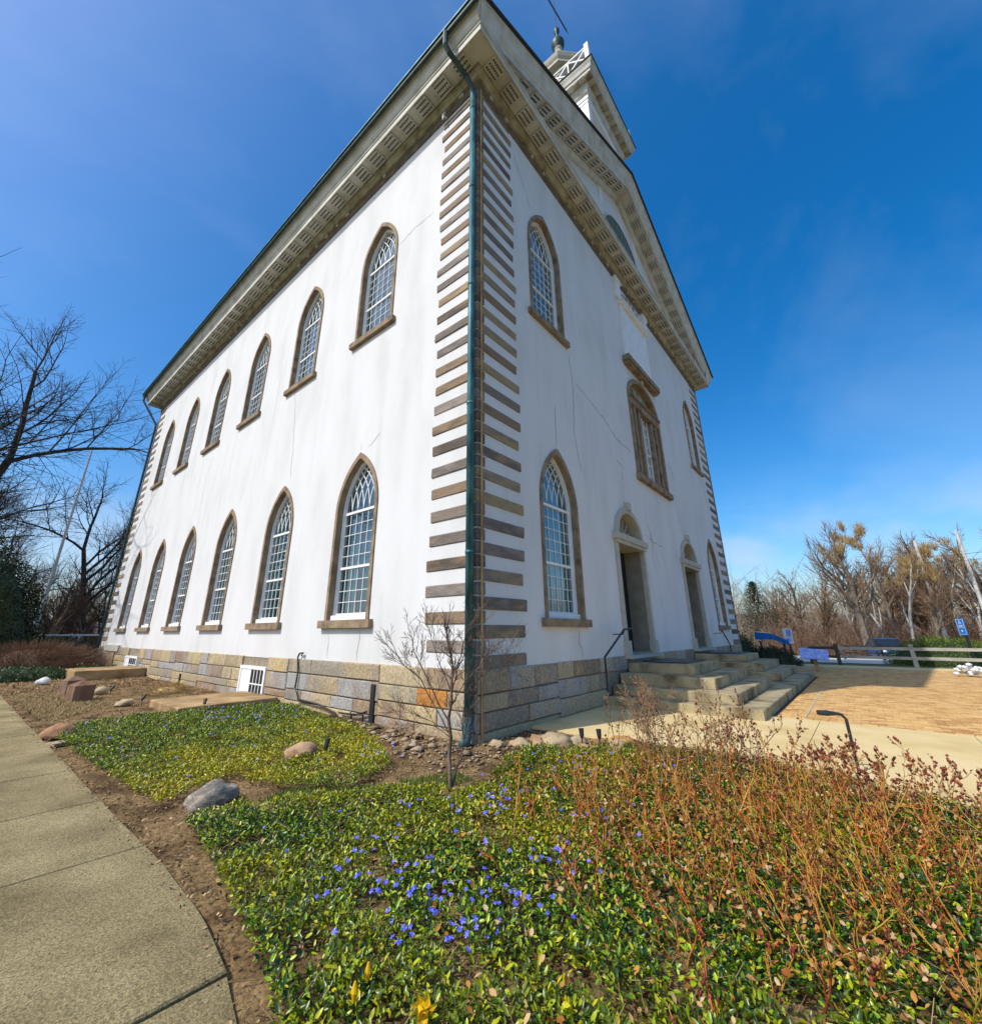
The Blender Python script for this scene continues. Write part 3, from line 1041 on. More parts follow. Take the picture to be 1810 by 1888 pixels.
for (a_, b_) in ((7.7, 7.91), (8.09, 8.33), (9.67, 9.91), (10.09, 10.3)):
    mb.poly([(a_, .17, 6.09), (b_, .17, 6.09), (b_, .17, 8.62), (a_, .17, 8.62)])
mb.build('side_panel', trimd, cwin)
MB().box((8.2, .5, 5.9), (9.8, .55, 9.1)).build('curtain', curtm, cwin)
mb = MB().box((8.92, -0.09, 9.90), (9.08, 0.0, 10.06))
mb.build('keystone', cornerst, cwin)

# shelf lintel and inscription tablet above it
mb = MB()
mb.box((7.50, -0.24, 10.18), (10.50, 0.0, 10.38))
mb.box((7.56, -0.19, 10.08), (10.44, 0.0, 10.18))
tb = mb.build('tablet_shelf', sand, church)
mb = MB()
mb.box((7.95, -0.05, 10.38), (10.05, 0.0, 12.86))
mb.box((7.80, -0.09, 10.38), (7.95, 0.0, 12.7))
mb.box((10.05, -0.09, 10.38), (10.20, 0.0, 12.7))
mb.box((7.70, -0.16, 12.7), (10.30, 0.0, 12.80))
mb.box((7.66, -0.20, 12.80), (10.34, 0.0, 12.88))
mb.box((7.50, -0.10, 12.88), (7.86, 0.0, 13.75))
mb.box((10.14, -0.10, 12.88), (10.50, 0.0, 13.75))
mb.box((7.44, -0.14, 13.55), (7.92, 0.0, 13.75))
mb.box((10.08, -0.14, 13.55), (10.56, 0.0, 13.75))
tablet = mb.build('tablet', whitep, church)
mb = MB()
for k in range(9):
    t = math.pi * (k + .5) / 9
    cxk, czk = 9 - 1.02 * math.cos(t), 12.93 + 0.62 * math.sin(t)
    for q in range(2):
        mb.bar((cxk - .07, -.03, czk - .07 + .14 * q), (cxk + .07, -.03, czk + .07 - .14 * q), .04, .04, 0, (0, 1, 0))
mb.build('carved_ornament', cornerst, tablet)

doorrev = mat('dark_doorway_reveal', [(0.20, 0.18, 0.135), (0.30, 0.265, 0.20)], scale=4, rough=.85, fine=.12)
# ---- doors -------------------------------------------------------
for dx in (6.26, 11.74):
    d = empty('doorway')
    d.parent = church
    for s in (-1, 1):
        dr = MB()
        a_, b_ = sorted((dx + s * 0.97, dx + s * 0.84))
        dr.box((a_, -0.06, 0.93), (b_, 0.05, DR_SP - .10))
        a_, b_ = sorted((dx + s * 1.03, dx + s * 0.78))
        dr.box((a_, -0.10, 0.93), (b_, 0.052, 1.25))
        a_, b_ = sorted((dx + s * 0.96, dx + s * 0.80))
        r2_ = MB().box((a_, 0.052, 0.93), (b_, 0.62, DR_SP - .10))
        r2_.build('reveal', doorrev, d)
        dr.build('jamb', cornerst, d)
    mb = MB()
    mb.box((dx - 1.06, -0.14, DR_SP - .14), (dx + 1.06, 0.10, DR_SP + .02))
    mb.box((dx - 0.98, -0.10, DR_SP - .24), (dx + 0.98, 0.60, DR_SP - .14))
    mb.build('impost', cornerst, d)
    mb = MB()
    A_ = [(dx - .90 * math.cos(math.pi * k / 20), DR_SP + .02 + .80 * math.sin(math.pi * k / 20)) for k in range(21)]
    B_ = [(dx - .76 * math.cos(math.pi * k / 20), DR_SP + .02 + .66 * math.sin(math.pi * k / 20)) for k in range(21)]
    Q = lambda pts, dd: [(u, dd, z) for u, z in pts]
    mb.strip(Q(A_, -.08), Q(B_, -.08))
    mb.strip(Q(A_, .02), Q(A_, -.08))
    mb.strip(Q(B_, -.08), Q(B_, .22))
    mb.build('arch', cornerst, d)
    mb = MB()
    mb.poly(Q(B_, .2))
    fan = mb.build('fanlight', sand, d)
    mb = MB()
    for k in range(1, 7):
        t = math.pi * k / 7
        mb.bar((dx, .18, DR_SP + .03), (dx - .69 * math.cos(t), .18, DR_SP + .02 + .59 * math.sin(t)), 0.02, 0.03, 0, (0, 1, 0))
    mb.tube([(dx - .3 * math.cos(math.pi * k / 10), .18, DR_SP + .02 + .27 * math.sin(math.pi * k / 10)) for k in range(11)], .015, 5)
    mb.build('fan_bars', trim, d)
    mb = MB()
    mb.box((dx - .10, -.13, DR_SP + .78), (dx + .10, 0.02, DR_SP + 1.0))
    mb.build('keystone', cornerst, d)
    mb = MB()
    mb.box((dx - .8, .5, .93), (dx + .8, .56, DR_SP - .1))
    for s in (-1, 1):
        for (z0, z1) in ((1.1, 1.75), (1.9, 2.6), (2.75, 3.55)):
            a_, b_ = sorted((dx + s * .12, dx + s * .66))
            mb.box((a_, .475, z0), (b_, .5, z1))
    mb.box((dx - .012, .47, .93), (dx + .012, .5, DR_SP - .12))
    lf = mb.build('door_leaf', doorm, d)
    mb = MB().lathe([(0.0, 0), (.03, 0), (.035, .02), (.0, .05)], n=10)
    mb.build('door_knob', blackm, lf, loc=(dx + .08, .47, 1.9), rot=(R(90), 0, 0))
    MB().box((dx - 1.06, -0.2, 0.86), (dx + 1.06, 0.6, 0.93)).build('threshold', cornerst, d)

# ---- cornice -----------------------------------------------------
def rect_sweep(mb, prof, mi=0, x0=0.0, x1=W, y0=0.0, y1=L, sides=(0, 1, 2, 3)):
    vs = []
    for o_, z in prof:
        vs += [(x0 - o_, y1 + o_, z), (x0 - o_, y0 - o_, z), (x1 + o_, y0 - o_, z), (x1 + o_, y1 + o_, z)]
    fs = []
    for k in range(len(prof) - 1):
        for j in sides:
            fs.append((4 * k + j, 4 * k + (j + 1) % 4, 4 * k + 4 + (j + 1) % 4, 4 * k + 4 + j))
    mb.add(vs, fs, mi)


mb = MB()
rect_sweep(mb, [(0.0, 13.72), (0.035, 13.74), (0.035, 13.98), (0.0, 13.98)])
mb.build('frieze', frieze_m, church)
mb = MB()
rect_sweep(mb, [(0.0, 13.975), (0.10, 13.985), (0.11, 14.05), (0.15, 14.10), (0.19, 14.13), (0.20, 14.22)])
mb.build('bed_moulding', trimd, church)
mb = MB()
rect_sweep(mb, [(0.199, 14.20), (0.60, 14.20)])
rect_sweep(mb, [(0.60, 14.20), (0.60, 14.175), (0.625, 14.175), (0.625, 14.34), (0.65, 14.36), (0.65, 14.41), (0.68, 14.43), (0.72, 14.50), (0.74, 14.60), (0.79, 14.68), (0.80, 14.71), (0.82, 14.72), (0.82, 14.77), (-0.1, 14.80)], sides=(0, 2, 3))
rect_sweep(mb, [(0.60, 14.20), (0.60, 14.175), (0.625, 14.175), (0.625, 14.33), (0.66, 14.35), (0.66, 14.40), (-0.01, 14.44)], sides=(1,))
for x_ in (-0.0, W):
    sg = -1 if x_ == 0 else 1
    mb.add([(x_, -.60, 14.18), (x_ + sg * .60, -.60, 14.18), (x_ + sg * .66, -.66, 14.40), (x_ + sg * .80, -.80, 14.71), (x_ + sg * .82, -.82, 14.78), (x_, -.70, 14.78)], [(0, 1, 2, 3, 4, 5)])
mb.build('cornice', trim, church)
# gutter on the long side + roof edge
mb = MB()
mb.tube([(-0.87, -0.80, 14.72), (-0.87, L + .84, 14.72)], 0.055, 8)
mb.build('gutter', copperd, church)
mb = MB()
mb.box((-0.95, -0.86, 14.79), (-0.80, L + .86, 14.84))
mb.build('gutter_flashing', copper, church)

# mutule blocks with rows of little pegs
mu = MB()
mu.box((-.20, -.17, -.045), (.20, .17, 0.0), 0)
for r in range(3):
    for c_ in range(6):
        uu_, vv_ = -.15 + .06 * c_, -.105 + .105 * r
        mu.box((uu_ - .017, vv_ - .018, -.062), (uu_ + .017, vv_ + .018, -.0455), 1)
mut_me = mu.mesh('mutule', [trim, pegm])
for k in range(28):
    x = -0.0 + 0.6555 * k
    if x < 18.1: link('mutule', mut_me, church, (x + .14, -.40, 14.199))
for k in range(38):
    y = 0.14 + 0.656 * k
    if y < L + .2: link('mutule', mut_me, church, (-.40, y, 14.199), (0, 0, ROTL))
# corroded dentils under the bed moulding (sparse survivors)
mb = MB()
for k in range(40):
    if random.random() < .55:
        y = .4 + k * .61
        mb.box((-.075, y, 13.90), (-.03, y + random.uniform(.06, .16), 13.97))
for k in range(30):
    if random.random() < .5:
        x = .4 + k * .6
        mb.box((x, -.075, 13.90), (x + random.uniform(.06, .14), -.03, 13.97))
tag(mb.build('dentil_remnants', trim, church), kind='stuff')

# raking cornice of the pediment
SL = (19.85 - 14.79) / 9.82
ztop = lambda x: 14.79 + (min(x, 18 - x) + 0.82) * SL


def rake(mb, prof, mi=0):
    for side in (0, 1):
        vs = []
        for o_, hh in prof:
            xs_ = -0.82 + max(0.0, (-hh * 1.12 - 0.38)) / SL
            pts = [(xs_, -o_ + .004, ztop(xs_) + hh * 1.12), (9.0, -o_ + .004, ztop(9.0) + hh * 1.12)]
            if side: pts = [(18 - p[0], p[1], p[2]) for p in pts]
            vs += pts
        fs = [(2 * k, 2 * k + 1, 2 * k + 3, 2 * k + 2) for k in range(len(prof) - 1)]
        mb.add(vs, fs, mi)


rprof = [(0.0, -.80), (.10, -.79), (.15, -.72), (.19, -.68), (.20, -.60), (.60, -.60), (.60, -.62), (.625, -.62), (.625, -.45), (.65, -.43), (.65, -.38), (.70, -.33), (.74, -.18), (.79, -.09), (.82, -.07), (.82, -.0), (-.1, .02)]
mb = MB()
rake(mb, rprof)
mb.build('raking_cornice', trim, church)
for side in (0, 1):
    for k in range(14):
        x = .72 + .585 * k
        z = ztop(x) - .60 * 1.12 - .002
        X_ = 18 - x if side else x
        link('mutule', mut_me, church, (X_, -.40, z), (0, math.atan(SL) * (1 if side else -1), 0), (.94, 1, 1))
# roof
mb = MB()
for side in (0, 1):
    f = (lambda x: 18 - x) if side else (lambda x: x)
    for (z_o, fl) in ((0.03, 0), (0.085, 1)):
        mb.poly([(f(-.90), -.88, ztop(-.90) + z_o), (f(9), -.88, ztop(9) + z_o), (f(9), L + .88, ztop(9) + z_o), (f(-.90), L + .88, ztop(-.90) + z_o)])
    mb.poly([(f(-.90), -.88, ztop(-.9) + .03), (f(9), -.88, ztop(9) + .03), (f(9), -.88, ztop(9) + .085), (f(-.90), -.88, ztop(-.9) + .085)])
    mb.poly([(f(-.90), -.88, ztop(-.9) + .03), (f(-.9), L + .88, ztop(-.9) + .03), (f(-.9), L + .88, ztop(-.9) + .085), (f(-.9), -.88, ztop(-.9) + .085)])
mb.build('roof', roofm, church)
# fan window of the pediment (half ellipse with louvres)
mb = MB()
o = [(9 - 1.85 * math.cos(math.pi * k / 24), 15.75 + 1.85 * math.sin(math.pi * k / 24)) for k in range(25)]
i_ = [(9 - 1.72 * math.cos(math.pi * k / 24), 15.83 + 1.70 * math.sin(math.pi * k / 24)) for k in range(25)]
mb.strip([(u, -.04, z) for u, z in o], [(u, -.04, z) for u, z in i_])
mb.strip([(u, .0, z) for u, z in o], [(u, -.04, z) for u, z in o])
fw_ = mb.build('gable_fan_window', trim, church)
mb = MB()
mb.poly([(u, -.012, z) for u, z in i_])
for k in range(1, 12):
    t = math.pi * k / 12
    mb.bar((9 - .3 * math.cos(t), -.02, 15.83 + .26 * math.sin(t)), (9 - 1.70 * math.cos(t), -.02, 15.83 + 1.68 * math.sin(t)), .03, .02, 0, (0, 1, 0))
mb.build('louvres', mat('grey_green_louvre', [(0.10, 0.13, 0.11), (0.17, 0.20, 0.17)], scale=4, rough=0.7), fw_)

# ---- tower -------------------------------------------------------
TX0, TX1, TY0, TY1 = 7.2, 10.8, 0.03, 3.8
mb = MB()
mb.box((TX0, TY0, 17.2), (TX1, TY1, 24.0))
tower = mb.build('tower', whitep, church)
mb = MB()
for z in np.arange(18.4, 23.0, 0.16):           # clapboards
    for (a_, b_) in (((TX0 - .02, TY0 + .28, z), (TX0 - .004, TY1 - .28, z + .15)), ((TX0 + .28, TY0 - .02, z), (TX1 - .28, TY0 - .004, z + .15))):
        if a_[0] < TX0:
            mb.poly([(TX0 - .028, a_[1], z), (TX0 - .028, b_[1], z), (TX0 - .004, b_[1], z + .155), (TX0 - .004, a_[1], z + .155)])
            mb.poly([(TX0, a_[1], z), (TX0, b_[1], z), (TX0 - .028, b_[1], z), (TX0 - .028, a_[1], z)])
        else:
            mb.poly([(a_[0], TY0 - .028, z), (b_[0], TY0 - .028, z), (b_[0], TY0 - .004, z + .155), (a_[0], TY0 - .004, z + .155)])
            mb.poly([(a_[0], TY0, z), (b_[0], TY0, z), (b_[0], TY0 - .028, z), (a_[0], TY0 - .028, z)])
tag(mb.build('clapboards', whitep, tower), kind='stuff')
mb = MB()
for (cx, cy) in ((TX0, TY0), (TX1, TY0), (TX0, TY1)):
    sx, sy = (1 if cx == TX0 else -1), (1 if cy == TY0 else -1)
    a_ = (min(cx - sx * .05, cx + sx * .28), min(cy - sy * .05, cy + sy * .28))
    b_ = (max(cx - sx * .05, cx + sx * .28), max(cy - sy * .05, cy + sy * .28))
    mb.box((a_[0], a_[1], 17.3), (b_[0], b_[1], 23.15))
rect_sweep(mb, [(0.0, 22.95), (0.07, 22.95), (0.07, 23.10), (.10, 23.13), (.10, 23.3), (0, 23.3)], 0, TX0, TX1, TY0, TY1)
mb.build('corner_boards', whitep, tower)
mb = MB()
rect_sweep(mb, [(0.0, 23.55), (.10, 23.57), (.12, 23.75), (.18, 23.9), (.18, 24.0), (.45, 24.0), (.45, 24.12), (.5, 24.16), (.54, 24.3), (.60, 24.42), (.62, 24.5), (-1.0, 24.53)], 0, TX0, TX1, TY0, TY1)
mb.build('tower_cornice', trim, tower)
mb = MB()
rect_sweep(mb, [(.60, 24.50), (.655, 24.50), (.655, 24.56), (-1.0, 24.60)], 0, TX0, TX1, TY0, TY1)
mb.build('tower_roof_edge', roofm, tower)
tm = MB().box((-.11, -.13, -.06), (.11, .13, 0)).mesh('bracket', trimd)
for k in range(9):
    link('bracket', tm, tower, (TX0 - .25 + .51 * k, TY0 - .31, 24.0))
    link('bracket', tm, tower, (TX0 - .31, TY0 - .25 + .53 * k, 24.0), (0, 0, ROTL))
# balustrade round the tower top
bal = empty('balustrade')
bal.parent = tower
BZ = 24.6
c0, c1, e0, e1 = TX0 - .45, TX1 + .45, TY0 - .42, TY1 + .42
corners = [(c0, e0), (c1, e0), (c1, e1), (c0, e1)]
for j in range(4):
    (xa, ya), (xb, yb) = corners[j], corners[(j + 1) % 4]
    MB().box((xa - .09, ya - .09, BZ - .05), (xa + .09, ya + .09, BZ + 1.12)).build('post', whitep, bal)
    mb = MB()
    a3, b3 = Vector((xa, ya, 0)), Vector((xb, yb, 0))
    mb.bar(a3 + Vector((0, 0, BZ + 1.0)), b3 + Vector((0, 0, BZ + 1.0)), .07, .06)
    mb.bar(a3 + Vector((0, 0, BZ + .14)), b3 + Vector((0, 0, BZ + .14)), .07, .06)
    for k in range(5):
        p, q = a3.lerp(b3, k / 5), a3.lerp(b3, (k + 1) / 5)
        mb.bar(p + Vector((0, 0, BZ + .15)), q + Vector((0, 0, BZ + .98)), .06, .06)
        mb.bar(p + Vector((0, 0, BZ + .98)), q + Vector((0, 0, BZ + .15)), .05, .055)
        if k: mb.bar(p + Vector((0, 0, BZ + .15)), p + Vector((0, 0, BZ + .98)), .05, .05)
    mb.build('lattice_panel', whitep, bal)
# octagonal belfry
bx, by = 9.0, 1.92
def octo(r, z): return [(bx + r * math.cos(R(22.5 + 45 * k)), by + r * math.sin(R(22.5 + 45 * k)), z) for k in range(8)]
mb = MB()
prof = [(1.30, 24.5), (1.30, 27.45)]
rings = [octo(r, z) for r, z in prof]
for A_, B_ in zip(rings[:-1], rings[1:]): mb.strip(A_, B_, 0, True)
belfry = mb.build('belfry', whitep, tower)
mb = MB()
for k in range(8):
    t = R(45 * k)
    n_ = Vector((math.cos(t), math.sin(t), 0)); s_ = Vector((-math.sin(t), math.cos(t), 0))
    c = Vector((bx, by, 0)) + n_ * 1.205
    for z in np.arange(25.0, 26.9, .13):
        mb.bar(c - s_ * .28 + Vector((0, 0, z)), c + s_ * .28 + Vector((0, 0, z)), .05, .03)
mb.build('belfry_louvres', MATS['grey_green_louvre'], belfry)
mb = MB()
rings = [octo(r, z) for r, z in [(1.29, 27.35), (1.38, 27.40), (1.42, 27.65), (1.46, 27.8), (1.72, 27.82), (1.72, 27.98), (1.80, 28.1), (1.86, 28.28), (1.86, 28.32), (1.55, 28.5), (1.35, 29.2), (1.0, 29.8), (.5, 30.3), (.2, 31.0)]]
for A_, B_ in zip(rings[:-1], rings[1:]): mb.strip(A_, B_, 0, True)
mb.build('belfry_roof', cornerst, belfry)
mb = MB()
mb.lathe([(0.2, 30.9), (.22, 31.6), (.16, 31.9), (.22, 31.95), (.22, 32.0)], (bx, by), 12, 0)
mb.lathe([(.22, 32.0), (.24, 32.1), (.32, 32.22), (.36, 32.4), (.36, 32.55), (.26, 32.72), (.10, 32.85), (.075, 33.1), (.075, 33.4), (.13, 33.5), (.16, 33.65), (.16, 33.75), (.09, 33.95), (.03, 34.05)], (bx, by), 14, 1)
fin = mb.build('finial', [cornerst, copperd], belfry, smooth=True)
mb = MB()
mb.tube([(bx, by, 34.1), (bx, by, 36.9)], .022, 6)
vd = Vector((1.0, -0.06, 0))
mb.bar(Vector((bx, by, 35.7)) - vd * 1.4, Vector((bx, by, 35.7)) + vd * 1.25, .05, .10)
mb.bar(Vector((bx, by, 35.7)) + vd * 1.05, Vector((bx, by, 35.7)) + vd * 1.45, .02, .02)
mb.add([tuple(Vector((bx, by, 35.7)) - vd * 1.4 + Vector(q)) for q in ((0, 0, .16), (0, 0, -.16), (-.35, 0, 0))], [(0, 1, 2)])
mb.build('weather_vane', blackm, fin)

# ---- downspouts ---------------------------------------------------
mb = MB()
dsx, dsy = -0.115, 0.05
mb.tube([(dsx, dsy, 0.30), (dsx, dsy, 13.62)], 0.062, 8)
for z in (2.6, 5.2, 7.8, 10.4, 12.9): mb.tube([(dsx, dsy, z), (dsx, dsy, z + .05)], 0.07, 8)
mb.tube([(dsx, dsy, .34), (dsx - .02, dsy, .16), (dsx - .08, dsy - .03, .06), (dsx - .17, dsy - .06, .03)], [.062, .065, .068, .075], 8)
ds = mb.build('downspout', copper, church, smooth=True)
mb = MB()
mb.tube([(dsx, dsy, 13.45), (dsx - .01, dsy, 13.62), (-.30, .09, 13.86), (-.80, .18, 14.12), (-.90, .20, 14.25), (-.90, .20, 14.72)], .062, 8)
mb.build('elbow', copperd, ds)
MB().tube([(0.06, -0.055, 0.05), (0.06, -0.055, 13.7)], .02, 6).build('conduit', slabm, church)
mb = MB()
mb.tube([(-0.1, L - .05, 0.1), (-0.1, L - .05, 12.6), (-.12, L - .02, 12.9), (-.86, L + .5, 14.3), (-.86, L + .5, 14.7)], .055, 8)
mb.build('downspout', copperd, church)
MB().tube([(-0.03, 1.0, 13.72), (-0.16, 1.0, 13.72), (-0.16, 1.0, 13.55)], .02, 6).build('hook', whitep, church)

# ---- cracks in the stucco ----------------------------------------
def crack(face, pts, w=0.013):
    P2 = []
    for (a_, b_) in zip(pts[:-1], pts[1:]):
        n_ = max(2, int(math.hypot(a_[0] - b_[0], a_[1] - b_[1]) / .12))
        for k in range(n_):
            t = k / n_
            P2.append((a_[0] + (b_[0] - a_[0]) * t + random.uniform(-.03, .03), a_[1] + (b_[1] - a_[1]) * t + random.uniform(-.03, .03)))
    P2.append(pts[-1])
    mb = MB()
    A_, B_ = [], []
    for i, p in enumerate(P2):
        q = P2[min(i + 1, len(P2) - 1)]; o_ = P2[max(i - 1, 0)]
        d = Vector((q[0] - o_[0], q[1] - o_[1]))
        d = d.normalized() if d.length else Vector((0, 1))
        n_ = Vector((-d.y, d.x)) * (w * random.uniform(.3, .8) * (.3 if i in (0, len(P2) - 1) else 1))
        for S_, sg in ((A_, 1), (B_, -1)):
            u, z = p[0] + n_.x * sg, p[1] + n_.y * sg
            S_.append((-0.003, u, z) if face == 'L' else (u, -0.003, z))
    mb.strip(A_, B_)
    mb.build('crack', crackm, church)


for c in ([(3.57, 8.22), (3.72, 7.25), (3.56, 6.12), (3.7, 5.46), (3.8, 5.04)], [(2.71, 6.42), (2.67, 5.36)], [(3.84, 7.54), (4.6, 7.35), (5.54, 7.1), (6.2, 6.8), (7.3, 6.7)],
          [(3.09, 1.5), (3.11, 1.25), (3.2, 0.95)], [(6.3, 5.83), (6.24, 4.9)], [(11.2, 6.3), (11.4, 5.4), (11.64, 4.87)], [(7.9, 4.6), (8.2, 3.9), (8.5, 3.3)],
          [(7.5, 4.2), (8.2, 4.05), (9.1, 4.0)], [(8.1, 4.4), (8.0, 3.5), (8.3, 3.0)], [(1.4, 13.1), (1.9, 12.3), (2.1, 11.9)], [(5.9, 6.1), (6.6, 5.9)], [(10.9, 7.6), (11.6, 7.0)]):
    crack('F', c)
for c in ([(1.36, 10.88), (2.02, 10.9), (2.6, 10.75)], [(2.74, 5.57), (2.92, 5.45), (3.20, 5.35)], [(3.49, 5.49), (3.42, 5.32)], [(7.42, 8.84), (6.99, 7.39), (6.82, 6.31), (6.72, 5.4)],
          [(13.41, 7.96), (13.82, 7.17), (13.77, 6.07)], [(9.8, 5.9), (10.0, 5.35)], [(2.9, 1.5), (2.95, 0.97)], [(4.0, 1.5), (3.95, .97)]):
    crack('L', c, .008)

# ---- things on the foundation (long side) ------------------------
mb = MB()
for (y0, y1, z1) in ((6.42, 7.80, .70), (17.2, 18.95, .62)):
    cbw = MB()
    cbw.box((-.06, y0, z1 - .07), (.02, y1, z1))
    cbw.box((-.06, y0, -.06), (.02, y0 + .08, z1 - .07))
    cbw.box((-.06, y1 - .08, -.06), (.02, y1, z1 - .07))
    cbw.box((-.05, y0 + .08, -.06), (.02, y1 - .08, .03))
    o = cbw.build('basement_window', whitep, church)
    m2 = MB()
    m2.poly([(-.03, y0 + .08, .03), (.009, y0 + .08, .03), (.009, y0 + .08, z1 - .07), (-.03, y0 + .08, z1 - .07)])
    m2.box((-.045, y1 - .62, .03), (.008, y1 - .08, z1 - .07))
    m2.build('board', whitep, o)
    m2 = MB()
    m2.box((-.035, y0 + .08, .03), (.008, y1 - .62, z1 - .07))
    m2.build('pane', glassd, o)
    m2 = MB()
    for k in range(1, 4):
        y = y0 + .08 + (y1 - y0 - .7) * k / 4
        m2.box((-.048, y - .012, .03), (-.036, y + .012, z1 - .07))
    m2.box((-.0475, y0 + .08, .30), (-.0365, y1 - .62, .325))
    m2.build('muntins', whitep, o)
mb = MB()
mb.box((-.05, 20.95, -.1), (.0, 22.4, .74))
dd = mb.build('cellar_door', sand, church)
MB().box((-.08, 20.4, .74), (.0, 22.9, .99)).build('lintel', cornerst, church)
mb = MB()
mb.tube([(-.06, 4.86, 1.0), (-.06, 4.80, 1.05), (-.06, 4.95, 1.04), (-.06, 5.0, .95), (-.07, 4.9, .67), (-.08, 4.92, .35), (-.09, 4.74, .17), (-.1, 3.94, .15), (-.1, 3.33, .06), (-.1, 3.27, -.05)], .018, 6)
mb.build('grounding_cable', blackm, church)
mb = MB()
mb.tube([(-.1, 3.2, .08), (-.1, 2.72, .09), (-.09, 2.4, .17)], .016, 6)
mb.tube([(-.12, 2.78, -.1), (-.12, 2.78, .10), (-.12, 2.45, .12), (-.12, 2.45, -.1)], .014, 6)
mb.box((-.07, 2.26, -.05), (-.03, 2.36, .60))
mb.build('vent_pipe', blackm, church)
MB().box((-.066, 12.0, .0), (-.03, 12.1, .28)).build('vent_slot', blackm, church)
MB().box((4.15, -.066, .02), (4.25, -.03, .2)).build('vent_slot', blackm, church)

# ================================================================= ENTRANCE STEPS
steps = tag(empty('entrance_steps'), 'worn tan stone steps with two raised landings under the two front doors', 'steps')
lv = [(.78, 1.48, 0.0), (.58, 1.95, .5), (.375, 2.38, .92)]


def step_block(x0, x1, y0, y1, z0, z1):
    mb = MB()
    n_ = max(1, int((x1 - x0) / 1.6))
    for k in range(n_):
        a_, b_ = x0 + (x1 - x0) * k / n_ + .003, x0 + (x1 - x0) * (k + 1) / n_ - .003
        c = chamfer_box(b_ - a_, y1 - y0, z1 - z0, .012, .003)
        c2 = MB()
        c2.add([(p[0] + a_, p[1] + y0, p[2] + z0) for p in c.v], c.f)
        c2.build('step', stepm, steps)


for (xa, xb) in ((5.28, 7.38), (10.62, 12.72)):
    zb = .19
    for (zt, dy, ex) in lv:
        zlow = {0.78: .58, .58: .375, .375: .185}[zt]
        step_block(xa - ex, xb + ex, -dy, -.045, zlow, zt)
step_block(4.06, 13.94, -2.80, -.045, -.02, .185)
mats_ = tag(MB().box((5.6, -1.25, .782), (7.2, -.25, .80)).build('door_mat', blackm), 'black mat on the landing before the nearer front door', 'mat', 'door mats')
m2 = mats_.copy(); COL.objects.link(m2); m2.location.x = 5.35
tag(m2, 'black mat on the landing before the farther front door', 'mat', 'door mats')
# handrails
def handrail(x_top, x_bot, lab):
    mb = MB()
    s = -1 if x_bot < x_top else 1
    mb.tube([(x_top, -.35, 1.52), (x_top + s * .38, -.35, 1.50), (x_bot, -.35, .98), (x_bot, -.35, .36 if s < 0 else .36)], .022, 8)
    o = mb.build('handrail', blackm)
    tag(o, lab, 'handrail', 'handrails beside the front doors')
    MB().tube([(x_top + s * .36, -.35, 1.49), (x_top + s * .36, -.30, 1.40), (x_top + s * .36, -.07, 1.40)], .012, 6).build('bracket', blackm, o)


handrail(4.9, 3.45, 'black iron handrail sloping down at the nearer front door')
handrail(13.0, 14.3, 'thin black handrail beyond the farther front door')

# ================================================================= WINDOW WELL SLABS, STONE BLOCKS
def slab_thing(x0, x1, y0, y1, z1, lab):
    c = chamfer_box(x1 - x0, y1 - y0, z1 + .05, .012, .004)
    o = c.build('cover_slab', slabm, loc=(x0, y0, -.05))
    tag(o, lab, 'slab', 'flat slabs along the long wall')


slab_thing(-1.93, -.07, 5.60, 7.35, .14, 'flat tan slab on the ground below the nearer white basement window')
slab_thing(-2.0, -.07, 15.6, 17.5, .30, 'thick tan slab near the far end of the long wall')
for (x, y, lab) in ((-2.62, 11.3, 'brown pointed stone block, the farther of the pair, by the far slab'), (-2.72, 9.6, 'brown pointed stone block, nearer and more in the open of the pair')):
    mb = MB()
    s = .19
    mb.add([(-s, -s, 0), (s, -s, 0), (s, s, 0), (-s, s, 0), (-s, -s, .36), (s, -s, .36), (s, s, .36), (-s, s, .36), (0, 0, .47)],
           [(0, 1, 5, 4), (1, 2, 6, 5), (2, 3, 7, 6), (3, 0, 4, 7), (4, 5, 8), (5, 6, 8), (6, 7, 8), (7, 4, 8)])
    tag(mb.build('stone_block', blockm, loc=(x, y, -.02), rot=(0, 0, R(12))), lab, 'stone block', 'pair of pointed stone blocks')

# ================================================================= ROCKS
import bmesh


def rock_mesh(seed, mats, sub=3, rough=.42, sharp=1.0):
    bm = bmesh.new()
    bmesh.ops.create_icosphere(bm, subdivisions=sub, radius=1)
    for v in bm.verts:
        n_ = noise.noise(v.co * .8 + Vector((seed * 3.7, 0, 0))) * rough * 1.1 + noise.noise(v.co * 2.3 + Vector((0, seed, 0))) * rough * .5 + noise.noise(v.co * 7 + Vector((0, seed, 2))) * rough * .12
        v.co *= 1 + n_
        if v.co.z < -.35: v.co.z = -.35 + (v.co.z + .35) * .2
    me = bpy.data.meshes.new('rock')
    bm.to_mesh(me)
    bm.free()
    me.materials.append(mats)
    me.polygons.foreach_set('use_smooth', [True] * len(me.polygons))
    return me


